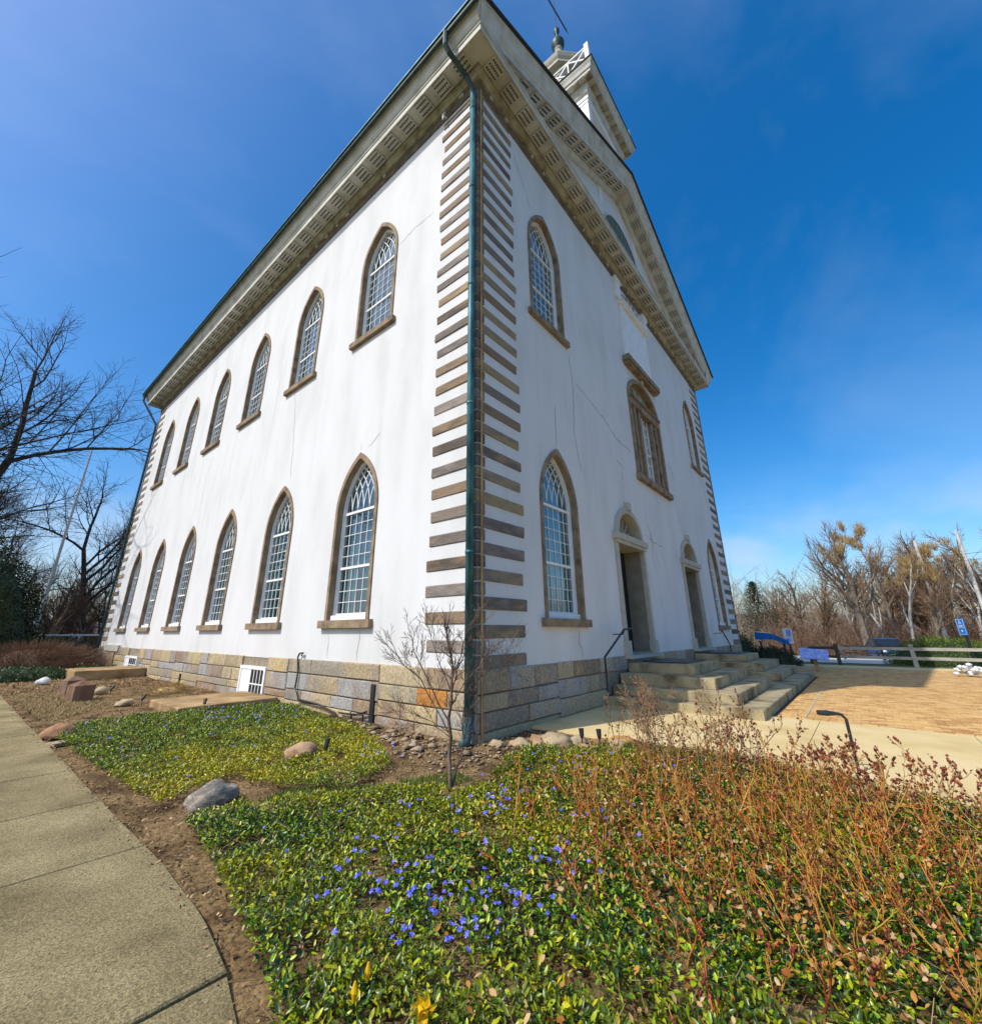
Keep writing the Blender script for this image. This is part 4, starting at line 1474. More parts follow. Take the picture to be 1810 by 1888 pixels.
rk_red = mat('reddish_boulder', [(0.22, 0.12, 0.06), (0.33, 0.18, 0.09), (0.26, 0.2, 0.14)], scale=5, rough=.85, bump=.01, bscale=30, fine=.15)
rk_gray = mat('banded_grey_boulder', [(0.12, 0.10, 0.08), (0.34, 0.28, 0.19), (0.17, 0.155, 0.14), (0.42, 0.36, 0.26)], scale=5, rough=.85, bump=.008, bscale=30, stretch=(1.5, 1.5, 5), fine=.15)
rk_pink = mat('pinkish_boulder', [(0.24, 0.12, 0.06), (0.42, 0.27, 0.16), (0.32, 0.20, 0.12)], scale=7, rough=.85, bump=.01, bscale=30, fine=.2)
rk_tan = mat('tan_edging_stone', [(0.26, 0.19, 0.11), (0.42, 0.33, 0.2), (0.34, 0.25, 0.15)], scale=6, rough=.88, bump=.01, bscale=30, fine=.2)
rk_white = mat('white_stone', [(0.55, 0.53, 0.5), (0.7, 0.68, 0.65)], scale=6, rough=.8, bump=.01)
rk_or = mat('orange_stone', [(0.42, 0.20, 0.05), (0.55, 0.32, 0.12)], scale=6, rough=.85, bump=.01, fine=.2)


def rock(loc, sc, rz, m, lab, seed, group=None, rot=(0, 0)):
    o = link('boulder' if sc[0] > .15 else 'stone', rock_mesh(seed, m), None, loc, (rot[0], rot[1], rz), sc)
    tag(o, lab, 'rock', group)
    return o


rock((-3.60, 4.95, .07), (.21, .12, .13), R(-35), rk_red, 'long reddish brown boulder beside the path and the green ground cover', 1, rot=(0, R(-12)))
rock((-3.14, .38, .06), (.205, .14, .14), R(-12), rk_gray, 'grey banded boulder in bare soil between two beds of ground cover', 2, rot=(0, R(-10)))
rock((-1.97, 1.08, .07), (.18, .135, .125), R(-40), rk_pink, 'pinkish rounded boulder in the ground cover before a small black spotlight', 3)
rock((-2.22, 7.9, .05), (.17, .12, .09), R(-20), rk_tan, 'low tan rock beside a black spotlight in the brown mulch', 4)
rock((-2.15, 10.7, .07), (.16, .12, .12), R(10), rk_tan, 'small pale rock behind the pointed stone blocks', 5)
rock((-2.75, 15.0, .08), (.16, .12, .13), 0, rk_white, 'small white rounded stone before the low green shrubs', 6)
o = MB().box((-.16, -.10, 0), (.16, .10, .04)).build('flat_paver', rk_tan, loc=(-3.62, 4.35, .01), rot=(0, 0, R(20)))
tag(o, 'pale flat stone on the soil beside the reddish boulder', 'stone')
edge = [(.10, -.30, .10, rk_tan), (.32, -.52, .12, rk_tan), (.50, -.66, .11, rk_pink), (.66, -.55, .12, rk_red), (.62, -.85, .20, rk_tan), (.88, -1.05, .14, rk_tan), (.98, -1.34, .13, rk_red), (1.10, -1.60, .18, rk_or),
        (.85, -1.62, .16, rk_tan), (.55, -1.35, .13, rk_pink), (.30, -1.0, .08, rk_tan), (1.15, -1.95, .12, rk_tan)]
elab = ['small tan edging stone nearest the church corner', 'tan edging stone second from the church corner', 'pinkish round edging stone near the end of the walk', 'reddish edging stone leaning on the walk slab', 'large flat tan edging stone in the middle of the row',
        'tan edging stone beside the pair of black spotlights', 'red brown edging stone behind the black spotlights', 'bright orange edging stone at the edge of the walk', 'broad pale stone before the orange one',
        'pink edging stone sunk in the ground cover', 'small tan pebble at the edge of the ground cover', 'tan edging stone under the tan twiggy shrub']
for k, (x, y, s, m_) in enumerate(edge):
    rock((x, y, .0 + s * .2), (s * 1.15, s * .85, s * .52), random.uniform(0, 3), m_, elab[k], 10 + k, 'edging stones near the church corner')
rock((-1.93, -.85, .03), (.16, .09, .035), R(30), rk_tan, 'flat pale stone lying in the bed left of the sapling', 31)

# loose rubble around the corner
def scatter_tets(name, pts, smin, smax, m, flat_=.5, z=.02):
    n_ = len(pts)
    base = np.array([[1, 0, 0], [0, 1, 0], [-1, 0, 0], [0, -1, 0], [0, 0, 1], [0, 0, -1]], float)
    fc = np.array([[0, 1, 4], [1, 2, 4], [2, 3, 4], [3, 0, 4], [1, 0, 5], [2, 1, 5], [3, 2, 5], [0, 3, 5]])
    s = rng.uniform(smin, smax, n_)[:, None, None]
    B_ = base[None] * s * rng.uniform(.5, 1.3, (n_, 6, 1)) * np.array([1, 1, flat_])
    t = rng.uniform(0, 2 * np.pi, n_)
    c, s_ = np.cos(t), np.sin(t)
    X = B_[..., 0] * c[:, None] - B_[..., 1] * s_[:, None]
    Y = B_[..., 0] * s_[:, None] + B_[..., 1] * c[:, None]
    V = np.stack([X + pts[:, 0:1], Y + pts[:, 1:2], B_[..., 2] + z], -1).reshape(-1, 3)
    F = (fc[None] + (np.arange(n_) * 6)[:, None, None]).reshape(-1, 3)
    return tag(link(name, np_mesh(name, V, F, m)), kind='stuff')


def rand_poly(poly, n_):
    P_ = np.array(poly)
    out = []
    lo, hi = P_.min(0), P_.max(0)
    tot = 0
    while tot < n_:
        q = rng.uniform(lo, hi, (n_ * 2, 2))
        q = q[in_poly(q[:, 0], q[:, 1], poly)]
        out.append(q)
        tot += len(q)
    return np.concatenate(out)[:n_]


RUB = [(-.1, 2.6), (-.08, .05), (.05, -.06), (1.2, -.06), (1.25, -1.2), (.2, -.85), (-.5, -.75), (-1.2, -.55), (-1.25, .2), (-.75, .9), (-.6, 1.9)]
tag(scatter_tets('rubble', rand_poly(RUB, 520), .010, .048, rubblem, .3, .01), 'pale broken stone rubble on bare soil around the church corner', 'rubble')
tag(scatter_tets('flat_rubble', rand_poly([(-.15, 3.0), (-.1, .1), (-.5, -.3), (-.9, 0.2), (-.6, 2.4)], 45), .05, .11, rubblem, .35), 'larger flat broken stones along the foot of the long wall', 'rubble')


# ================================================================= GROUND COVER
def leaf_field(name, pts, zz, size, m, yellow=None, up_=.55, wid=.42, kind='stuff', lab=None, cat=None):
    n_ = len(pts)
    yaw = rng.uniform(0, 2 * np.pi, n_)
    tilt = rng.normal(.25, up_, n_)
    roll_ = rng.normal(0, .5, n_)
    s = size * rng.uniform(.65, 1.25, n_)
    st = np.array([[0, 0, 0], [.33, -1, .12], [.33, 0, -.10], [.33, 1, .12], [.72, -.85, .10], [.72, 0, -.06], [.72, .85, .10], [1, 0, .02]])
    st = np.column_stack([st[:, 0], st[:, 1] * wid * .5, st[:, 2] * .6])
    q = st[None] * s[:, None, None]
    # roll about x
    c, d = np.cos(roll_)[:, None], np.sin(roll_)[:, None]
    Y = q[..., 1] * c - q[..., 2] * d
    Z = q[..., 1] * d + q[..., 2] * c
    X = q[..., 0]
    c, d = np.cos(tilt)[:, None], np.sin(tilt)[:, None]
    X2, Z2 = X * c - Z * d, X * d + Z * c
    c, d = np.cos(yaw)[:, None], np.sin(yaw)[:, None]
    X3, Y3 = X2 * c - Y * d, X2 * d + Y * c
    V = np.stack([X3 + pts[:, 0:1], Y3 + pts[:, 1:2], Z2 + zz[:, None]], -1).reshape(-1, 3)
    fq = np.array([[0, 1, 2, 2], [0, 2, 3, 3], [1, 4, 5, 2], [2, 5, 6, 3], [4, 7, 5, 5], [5, 7, 6, 6]])
    tri = np.array([[0, 1, 2], [0, 2, 3], [1, 4, 5], [1, 5, 2], [2, 5, 6], [2, 6, 3], [4, 7, 5], [5, 7, 6]])
    F = (tri[None] + (np.arange(n_) * 8)[:, None, None]).reshape(-1, 3)
    me = np_mesh(name, V, F, m)
    if yellow is not None:
        at = me.attributes.new('yellow', 'FLOAT', 'POINT')
        at.data.foreach_set('value', np.repeat(yellow, 8).astype(np.float32)[:len(me.vertices)])
    o = link(name, me)
    tag(o, lab, cat, kind=kind)
    return o


POLY_A = [(-3.68, 4.55), (-3.40, 5.70), (-2.3, 5.85), (-1.9, 5.55), (-.16, 5.5), (-.22, 3.9), (-.62, 2.2), (-.82, 1.1), (-1.55, -.12), (-2.2, -.32), (-2.62, .25), (-2.82, .85), (-3.2, .75), (-3.51, .60), (-3.58, 1.93), (-3.68, 3.9)]
POLY_B = [(-3.50, -.05), (-3.15, .08), (-2.6, -.25), (-1.9, -.75), (-1.62, -1.2), (-1.1, -1.15), (-.31, -.72), (.15, -.90), (.7, -1.45), (1.1, -1.9), (1.2, -3.3), (.95, -4.1), (.6, -4.8), (0, -5.6), (-1.5, -6.4), (-4.2, -6.2), (-4.6, -4.2), (-4.14, -3.0), (-3.88, -2.35), (-3.74, -1.73), (-3.62, -1.13), (-3.50, -.33)]


def cover(name, poly, dens_near, dens_far, yel_fn, lab):
    P_ = np.array(poly)
    lo, hi = P_.min(0), P_.max(0)
    area = (hi - lo).prod()
    n_ = int(area * dens_near)
    q = rng.uniform(lo, hi, (n_, 2))
    q += rng.normal(0, .05, q.shape)
    q = q[in_poly(q[:, 0], q[:, 1], poly)]
    dd = np.hypot(q[:, 0] + 5.03, q[:, 1] + 4.37)
    keep = rng.uniform(0, 1, len(q)) < np.clip(1.15 - (dd - 3) * .045, dens_far / dens_near, 1)
    q = q[keep]
    g = vnoise(q[:, 0], q[:, 1], 1.1, 4.0)
    g2 = vnoise(q[:, 0], q[:, 1], 4.5, 9.0)
    q_k = rng.uniform(0, 1, len(q)) < np.clip(.90 + g2 * 1.6, .15, 1)
    q, g, g2 = q[q_k], g[q_k], g2[q_k]
    top = .085 + .04 * g + .035 * g2
    zz = top * rng.uniform(.25, 1.0, len(q)) ** .6 + .01
    yl = np.clip(yel_fn(q[:, 0], q[:, 1]) + rng.normal(0, .12, len(q)), 0, 1)
    yl = np.where(rng.uniform(0, 1, len(q)) < .10, np.maximum(yl, .75), yl)
    return q, top, leaf_field(name, q, zz, .034, vinca, yl, lab=lab, cat='ground cover')


def yA(x, y):
    g = vnoise(x, y, 1.6, 2.0)
    return np.clip(1.15 - np.abs((y - 1.2 - (x + 1.5) * .2)) * .55 + g * .9, 0.05, 1)


def yB(x, y):
    g = vnoise(x, y, 1.4, 6.0)
    near_edge = np.clip(1 - np.abs(y + .35 + (x + 2.6) * .55) * 2.2, 0, 1)
    return np.clip(.14 + near_edge * .7 + g * .7, 0, .95)


qa_, ta_, _ = cover('periwinkle_patch', POLY_A, 4200, 2600, yA, 'glossy green and yellow periwinkle ground cover along the long wall')
qb_, tb_, _ = cover('periwinkle_bed', POLY_B, 6200, 4000, yB, 'dense periwinkle ground cover with blue flowers filling the foreground bed')
# trailing stems in the cover
ns_ = 2600
sp = qb_[rng.integers(0, len(qb_), ns_)]
t = rng.uniform(0, 2 * np.pi, ns_)
ln = rng.uniform(.05, .16, ns_)
p0 = np.column_stack([sp, rng.uniform(.03, .09, ns_)])
p1 = p0 + np.column_stack([np.cos(t) * ln, np.sin(t) * ln, rng.normal(.02, .03, ns_)])
tag(link('trailing_stems', seg_tubes('trailing_stems', np.column_stack([p0, p1, np.full(ns_, .0022), np.full(ns_, .0015)]), canet, 3)), 'thin tan runners threading through the foreground ground cover', 'stems', kind='stuff')


# periwinkle flowers
def flowers(name, pts, zz, lab, sz=.016):
    mb_v, mb_f = [], []
    for (x, y), z in zip(pts, zz):
        t0 = random.uniform(0, 6)
        nrm = Vector((random.gauss(-.35, .35), random.gauss(-.3, .35), 1)).normalized()
        a = nrm.orthogonal().normalized()
        b = nrm.cross(a)
        c = Vector((x, y, z))
        s = sz * random.uniform(.8, 1.2)
        for k in range(5):
            t = t0 + k * 2 * math.pi / 5
            e1 = a * math.cos(t) + b * math.sin(t)
            e2 = a * math.cos(t + .42) + b * math.sin(t + .42)
            e3 = a * math.cos(t - .42) + b * math.sin(t - .42)
            base = len(mb_v)
            mb_v += [tuple(c), tuple(c + e3 * s * .8 + nrm * s * .1), tuple(c + e1 * s * 1.15 + nrm * s * .05), tuple(c + e2 * s * .9 + nrm * s * .1)]
            mb_f.append((base, base + 1, base + 2, base + 3))
    return tag(link(name, np_mesh(name, np.array(mb_v), np.array(mb_f), flblue)), lab, 'flowers', kind='stuff')


cl = []
for _ in range(14):
    c = rand_poly([(-3.45, -.9), (-2.2, -.7), (-1.6, -1.4), (-1.5, -2.6), (-2.6, -3.2), (-3.5, -2.4)], 1)[0]
    for _ in range(rng.integers(3, 9)):
        cl.append(c + rng.normal(0, .10, 2))
for c in ((-3.15, -2.1), (-3.0, -2.35), (-3.25, -1.9), (-2.95, -2.0), (-2.8, -2.6), (-3.3, -2.45), (-3.1, -2.7)):
    for _ in range(rng.integers(4, 9)): cl.append(np.array(c) + rng.normal(0, .07, 2))
cl += list(rand_poly([(-3.4, -.4), (-1.9, -.9), (.3, -1.1), (.2, -2.6), (-1.5, -2.9), (-2.6, -3.2), (-3.6, -2.4)], 95))
cl = np.array(cl)
cl = cl[in_poly(cl[:, 0], cl[:, 1], POLY_B)]
flowers('blue_flowers', cl, rng.uniform(.105, .15, len(cl)), 'small blue five petalled flowers dotted over the foreground bed', .0125)
cl = rand_poly(POLY_A, 30)
cl = np.concatenate([cl, rand_poly([(-2.2, 5.6), (-.4, 5.4), (-.6, 3.2), (-1.8, 3.8)], 45), rand_poly([(-1.9, .3), (-.9, 1.0), (-1.2, -.1)], 16)])
flowers('pale_blue_flowers', cl, rng.uniform(.09, .13, len(cl)), 'small pale blue flowers in the cover along the long wall', .014)

# litter: chips and dead leaves
def chips(name, pts, z0, z1, size, m, lab):
    zz = rng.uniform(z0, z1, len(pts))
    return leaf_field(name, pts, zz, size, m, None, .6, .6, lab=lab, cat='leaf litter')


BED_ALL = [(-3.78, 14), (-.1, 14), (-.1, .1), (.1, -.1), (1.25, -.1), (1.25, -3.3), (.6, -4.8), (-.6, -6), (-4.4, -6), (-4.4, -3.6), (-3.98, -2.4), (-3.78, -1.4)]
chips('mulch_litter', rand_poly(BED_ALL, 15000), .0, .022, .03, chipm, 'brown mulch chips and dry leaf bits over the bare soil')
chips('fallen_leaves', np.concatenate([rand_poly([(-3.4, -2.6), (-2.2, -1.6), (-1.0, -1.2), (1.1, -1.8), (1.2, -3.4), (.6, -4.8), (-.6, -5.8), (-3.8, -5.6), (-3.9, -3.0)], 1900), rand_poly([(-2.2, -2.6), (-.6, -2.0), (1.1, -2.0), (1.2, -3.4), (.6, -4.8), (-.6, -5.4), (-2.6, -5.0)], 5200)]), .06, .16, .034, leafdry, 'curled tan fallen leaves caught in the foreground bed')
chips('far_mulch', rand_poly([(-3.78, 30), (-.1, 26), (-.1, 12), (-3.78, 12)], 3000), .0, .03, .06, chipm, 'brown leaf litter on the far part of the side bed')

pe = np.array([(interp(PX, y) + abs(rng.normal(0, .05)) * (-1 if rng.uniform() < .45 else 1), y) for y in rng.uniform(-3.2, 9, 700)])
chips('edge_debris', pe, .035, .045, .02, chipm, 'dry leaf bits and crumbs of soil along the path edge')
# moss patch and tufts
def grass(name, pts, hgt, m, lab, lean=.35, w=.004):
    n_ = len(pts)
    t = rng.uniform(0, 2 * np.pi, n_)
    hh = hgt * rng.uniform(.5, 1.2, n_)
    b = np.column_stack([pts, np.full(n_, .005)])
    tip = b + np.column_stack([np.cos(t) * lean * hh, np.sin(t) * lean * hh, hh])
    side = np.column_stack([-np.sin(t), np.cos(t), np.zeros(n_)]) * w
    V = np.stack([b - side, b + side, tip], 1).reshape(-1, 3)
    F = np.arange(3 * n_).reshape(-1, 3)
    return tag(link(name, np_mesh(name, V, F, m)), lab, 'grass', kind='stuff')


grassm = mat('bright_moss_grass', [(0.06, 0.12, 0.012), (0.12, 0.18, 0.02), (0.2, 0.24, 0.05)], island=True, rough=.7)
strawm = mat('dead_straw', [(0.22, 0.15, 0.06), (0.38, 0.29, 0.14)], island=True, rough=.9)
grass('moss_tufts', np.concatenate([rand_poly([(-2.9, .1), (-2.5, .2), (-1.9, -.4), (-2.2, -.55)], 2600), rand_poly([(-1.7, -.4), (-1.1, -.7), (-1.2, -1.0), (-1.75, -.9)], 1700), rand_poly([(-.8, 2.6), (-.2, 3.8), (-.15, 2.0), (-.7, 1.5)], 2000)]), .035, grassm, 'bright green mossy grass tufts between the two periwinkle patches')
grass('straw_patch', rand_poly([(-3.7, 12), (-2.4, 12), (-2.2, 8.2), (-3.6, 6.6)], 7000), .05, strawm, 'flattened straw coloured grass by the stone blocks', 1.5, .006)

# ================================================================= DAFFODILS
def daffodil(x, y, h_, lab, face, bud=False):
    root = tag(empty('daffodil', (x, y, .0)), lab, 'daffodil', 'yellow daffodils at the near edge of the bed')
    top = Vector((.02 * math.cos(face), .02 * math.sin(face), h_))
    MB().tube([(0, 0, 0), (0.004, 0, h_ * .6), tuple(top)], .004, 5).build('stem', dafleaf, root)
    dirv = Vector((math.cos(face), math.sin(face), -.15)).normalized()
    a = dirv.orthogonal().normalized(); b = dirv.cross(a)
    mb = MB()
    c = top + dirv * .012
    if not bud:
        for k in range(6):
            t = k * math.pi / 3
            e = a * math.cos(t) + b * math.sin(t)
            s_ = dirv.cross(e)
            mb.add([tuple(c), tuple(c + e * .018 + s_ * .011), tuple(c + e * .040 - dirv * .006), tuple(c + e * .018 - s_ * .011)], [(0, 1, 2, 3)])
        mb.build('petals', flyel, root)
        mb = MB()
        mb.tube([tuple(c), tuple(c + dirv * .02), tuple(c + dirv * .034)], [.008, .011, .017], 10, cap=False)
        mb.build('trumpet', flyel, root)
    else:
        mb.tube([tuple(c), tuple(c + Vector((0, 0, .03))), tuple(c + Vector((0, 0, .06)))], [.006, .014, .004], 8)
        mb.build('bud', flyel, root)
    mb = MB()
    for k in range(7):
        t = k * .9 + x * 9
        l_ = h_ * random.uniform(.7, 1.05)
        p = [Vector((.01 * math.cos(t), .01 * math.sin(t), 0)), Vector((.035 * math.cos(t), .035 * math.sin(t), l_ * .6)), Vector((.075 * math.cos(t), .075 * math.sin(t), l_))]
        s_ = Vector((-math.sin(t), math.cos(t), 0))
        mb.strip([tuple(q + s_ * w_) for q, w_ in zip(p, (.006, .006, .001))], [tuple(q - s_ * w_) for q, w_ in zip(p, (.006, .006, .001))])
    mb.build('leaves', dafleaf, root)


daffodil(-3.70, -2.60, .13, 'single closed yellow daffodil, leftmost at the bottom edge of the bed', -2.2, True)
daffodil(-3.56, -2.80, .13, 'open drooping yellow daffodil at the bottom edge of the bed', -2.0)
daffodil(-3.53, -2.84, .125, 'second drooping yellow daffodil touching the open one', -2.7)
daffodil(-3.56, -2.50, .09, 'small round yellow daffodil just above the other daffodils', -2.3, True)
for k, (x, y, lb) in enumerate(((-1.55, 18.4, 'leftmost of the far yellow daffodils by the far slab'), (-1.35, 18.9, 'middle one of the far yellow daffodils, set back'), (-1.05, 18.6, 'far yellow daffodil nearest the far end of the wall'))):
    daffodil(x, y, .35, lb, -2, True)
tag(leaf_field('bulb_leaves', rand_poly([(-1.6, 18.2), (-.4, 18.2), (-.3, 19), (-1.5, 19.2)], 500), rng.uniform(.02, .25, 500), .12, dafleaf, None, .9, .2), 'blue green bulb leaves beside the far daffodils', 'plants')


# ================================================================= WOODY PLANTS
def grow(seed, start, dir_, length, radius, levels, segs=5, spread=.7, kids=(3, 4, 3, 3), ratio=.62, wob=.12, upw=.12, rr=.6, out=None, lev=0, taper=.55, first=.3):
    if out is None: out = []
    rnd = random.Random(seed)

    def br(p, d, ln, r, lev):
        n_ = segs if lev < 2 else max(2, segs - lev)
        pts = [p]
        rad = [r]
        dd = d.normalized()
        for k in range(n_):
            dd = (dd + Vector((rnd.gauss(0, wob), rnd.gauss(0, wob), rnd.gauss(0, wob) + upw))).normalized()
            p = p + dd * (ln / n_)
            pts.append(p)
            rad.append(r * (1 - (1 - taper) * (k + 1) / n_))
        for k in range(n_):
            out.append((*pts[k], *pts[k + 1], rad[k], rad[k + 1], lev))
        if lev >= levels: return
        nk = kids[min(lev, len(kids) - 1)]
        for j in range(nk):
            t = first + (1 - first) * (j + rnd.uniform(.2, .9)) / nk if lev == 0 else .15 + .85 * (j + rnd.uniform(.2, .9)) / nk
            t = min(t, .999)
            i = int(t * n_)
            q = pts[i].lerp(pts[i + 1], t * n_ - i)
            dl = (pts[i + 1] - pts[i]).normalized()
            az_ = rnd.uniform(0, 2 * math.pi)
            a = dl.orthogonal().normalized()
            b = dl.cross(a)
            side = a * math.cos(az_) + b * math.sin(az_)
            nd = (dl * math.cos(spread) + side * math.sin(spread) * rnd.uniform(.7, 1.2)).normalized()
            br(q, nd, ln * ratio * rnd.uniform(.7, 1.15) * (1.15 - .4 * t), rad[i] * rr, lev + 1)
        # leader continues
        br(pts[-1], dd, ln * ratio * .8, rad[-1] * .9, lev + 1)

    br(Vector(start), Vector(dir_), length, radius, lev)
    return np.array(out)


def tree(name, label, group, loc, height, seed, m1, m2, rz=0.0, thick=2, **kw):
    S = grow(seed, (0, 0, -.2), kw.pop('dir_', (0.05, 0, 1)), height * kw.pop('trunkf', .42), height * kw.pop('girth', .022), kw.pop('levels', 4), **kw)
    zmax = S[:, 5].max()
    sc = height / zmax
    S[:, :8] *= sc
    trunk = S[S[:, 8] <= 1]
    tw = S[S[:, 8] > 1]
    tw[:, 6:8] = np.maximum(tw[:, 6:8] * .8, 0.0045 * min(sc, 1.5) ** .5)
    root = tag(empty(name, loc, rz), label, 'tree', group)
    link('trunk', seg_tubes('trunk', trunk[:, :8], m1, 6), root)
    link('crown', seg_tubes('crown', tw[:, :8], m2, 3), root)
    return root


def dup_tree(src, loc, rz, sc, label, group=None):
    c = copy_tree(src)
    c.location = loc
    c.rotation_euler = (0, 0, rz)
    c.scale = (sc * 1.05, sc * 1.05, sc * 1.16) if src.name.startswith(('spreading', 'pollard')) else (sc, sc, sc)
    c['label'] = label
    if group: c['group'] = group
    return c


# left side
big = tree('bare_tree', 'huge dark leafless tree reaching in from beyond the path', 'leafless trees behind the far end of the church', (-9.3, 37.0, 0), 28.5, 11, barkd, twigd, rz=.4, levels=5, kids=(9, 6, 5, 4, 3), spread=1.1, ratio=.68, wob=.10, upw=.03, segs=6, first=.22, girth=.013, trunkf=.36)
lt = tree('bare_tree', 'forked leafless tree rising behind the far corner of the church', 'leafless trees behind the far end of the church', (1.4, 36, 0), 14.5, 21, barkd, twigd, levels=5, kids=(7, 5, 4, 4, 3), spread=.78, ratio=.62, wob=.15, upw=.06, dir_=(-.3, 0, 1), girth=.0125)
for (x, y, rz, sc, lab) in ((-8.2, 43, 3.3, 1.9, 'largest dark leafless tree, its crown standing over the tall pole'), (-4.8, 41, 2.0, .95, 'leafless tree far behind the tall pole'), (-10.5, 37, 4.0, 1.05, 'leafless tree showing under the big limb at the far left'), (-1.5, 52, 1.0, .9, 'thin leafless tree far behind the little roof'), (6, 49, 5.2, 1.1, 'leafless tree mostly hidden by the church end'), (-8, 58, 3.1, 1.2, 'most distant leafless tree past the evergreen')):
    dup_tree(lt, (x, y, 0), rz, sc, lab)
brt = tree('brown_tree', 'short reddish brown twiggy tree behind the clipped hedge', 'brown twiggy trees beyond the long side', (-1.2, 33, 0), 5.4, 31, twigb, twigr, levels=4, kids=(7, 6, 5, 4), spread=.8, ratio=.6, upw=.1, first=.12, girth=.02)
for (x, y, rz, sc, lab) in ((.9, 34.5, 2, 1.0, 'brown twiggy tree nearest the far church corner'), (-3.3, 35, 4, 1.05, 'brown twiggy tree behind the tall pole'), (-5.8, 36, 1, .95, 'brown twiggy tree behind the dark evergreen'), (3.0, 39, 3, 1.1, 'brown twiggy tree beside the little roof'), (-.3, 44, 5, 1.3, 'taller brown twiggy tree farther back')):
    dup_tree(brt, (x, y, 0), rz, sc, lab)


def shell_bush(name, loc, rx, ry, rz_, n_, size, m, lab, cat, core, group=None, cone=False, stalks=True):
    root = tag(empty(name, loc), lab, cat, group)
    u = rng.uniform(0, 1, n_)
    th = rng.uniform(0, 2 * np.pi, n_)
    if cone:
        zz = rz_ * u
        rr_ = (1 - u) ** .75
        rad = rr_ * rng.uniform(.72, 1.06, n_)
        pts = np.column_stack([np.cos(th) * rad * rx, np.sin(th) * rad * ry])
    else:
        ph = np.arccos(u)
        k = rng.uniform(.82, 1.04, n_)
        nz = np.array([noise.noise((math.cos(t) * 2, math.sin(t) * 2, p * 2 + loc[0])) for t, p in zip(th, ph)])
        k *= 1 + .12 * nz
        zz = np.cos(ph) * rz_ * k
        pts = np.column_stack([np.cos(th) * np.sin(ph) * rx * k, np.sin(th) * np.sin(ph) * ry * k])
    o = leaf_field('foliage', pts, zz, size, m, None, .9, .5, kind=None)
    o.parent = root
    bm = bmesh.new()
    if cone:
        bmesh.ops.create_cone(bm, cap_ends=True, segments=14, radius1=.8, radius2=.05, depth=1)
        bmesh.ops.translate(bm, verts=bm.verts, vec=(0, 0, .5))
    else:
        bmesh.ops.create_icosphere(bm, subdivisions=3, radius=.86)
        for v in bm.verts:
            v.co *= 1 + .1 * noise.noise(v.co * 2)
            v.co.z = max(v.co.z, 0)
    me = bpy.data.meshes.new('inner_mass')
    bm.to_mesh(me); bm.free()
    me.materials.append(core)
    link('inner_growth', me, root, (0, 0, 0), (0, 0, 0), (rx, ry, rz_))
    return root


shell_bush('evergreen_tree', (-5.4, 24.6, 0), 3.4, 2.6, 5.6, 18000, .12, everg, 'dark green evergreen with drooping dense foliage beyond the path', 'tree', everg, cone=False)
shell_bush('evergreen_shrub', (-3.6, 27.0, 0), 1.6, 1.3, 3.4, 7000, .10, everg, 'lower dark evergreen shrub right of the tall evergreen', 'shrub', everg)
shell_bush('low_shrubs', (-3.4, 17.3, 0), 2.0, .8, .42, 3200, .07, mat('low_green_leaf', [(0.02, 0.05, 0.012), (0.05, 0.10, 0.025), (0.08, 0.13, 0.05)], island=True, rough=.5), 'low band of small dark green leaves before the brown shrub', 'shrub', everg)
shell_bush('clipped_hedge', (-1.2, 29.5, 0), 3.6, .9, 1.35, 5000, .09, mat('dull_hedge_leaf', [(0.03, 0.04, 0.012), (0.07, 0.08, 0.025), (0.11, 0.10, 0.04)], island=True, rough=.7), 'dull green hedge under the white rail', 'hedge', everg)


def twig_mound(name, loc, rx, ry, rz_, n_, m, lab, hh=.35, rad=.006):
    th = rng.uniform(0, 2 * np.pi, n_)
    ph = np.arccos(rng.uniform(0, 1, n_))
    d = np.column_stack([np.cos(th) * np.sin(ph) * rx, np.sin(th) * np.sin(ph) * ry, np.cos(ph) * rz_])
    d *= rng.uniform(.85, 1.05, n_)[:, None]
    p0 = d * rng.uniform(.45, .75, (n_, 1)) + rng.normal(0, .06, (n_, 3))
    p1 = d + rng.normal(0, .09, (n_, 3))
    p0[:, 2] = np.abs(p0[:, 2]); p1[:, 2] = np.abs(p1[:, 2])
    S = np.column_stack([p0, p1, np.full(n_, rad), np.full(n_, rad * .5)])
    root = tag(empty(name, loc), lab, 'shrub')
    link('twigs', seg_tubes('twigs', S, m, 3), root)
    bm = bmesh.new()
    bmesh.ops.create_icosphere(bm, subdivisions=3, radius=.72)
    for v in bm.verts: v.co.z = max(v.co.z, 0)
    me = bpy.data.meshes.new('inner_growth'); bm.to_mesh(me); bm.free()
    me.materials.append(m)
    link('inner_growth', me, root, (0, 0, 0), (0, 0, 0), (rx, ry, rz_))
    return root


twig_mound('brown_shrub', (-2.6, 20.6, 0), 2.5, 1.6, 1.25, 5200, twigr, 'wide mound of bare reddish brown twigs at the far end of the bed')
twig_mound('dry_stalks', (-1.0, 9.6, 0), .5, .4, .22, 420, tuftm, 'low heap of dry orange brown stalks near the long wall', rad=.005)

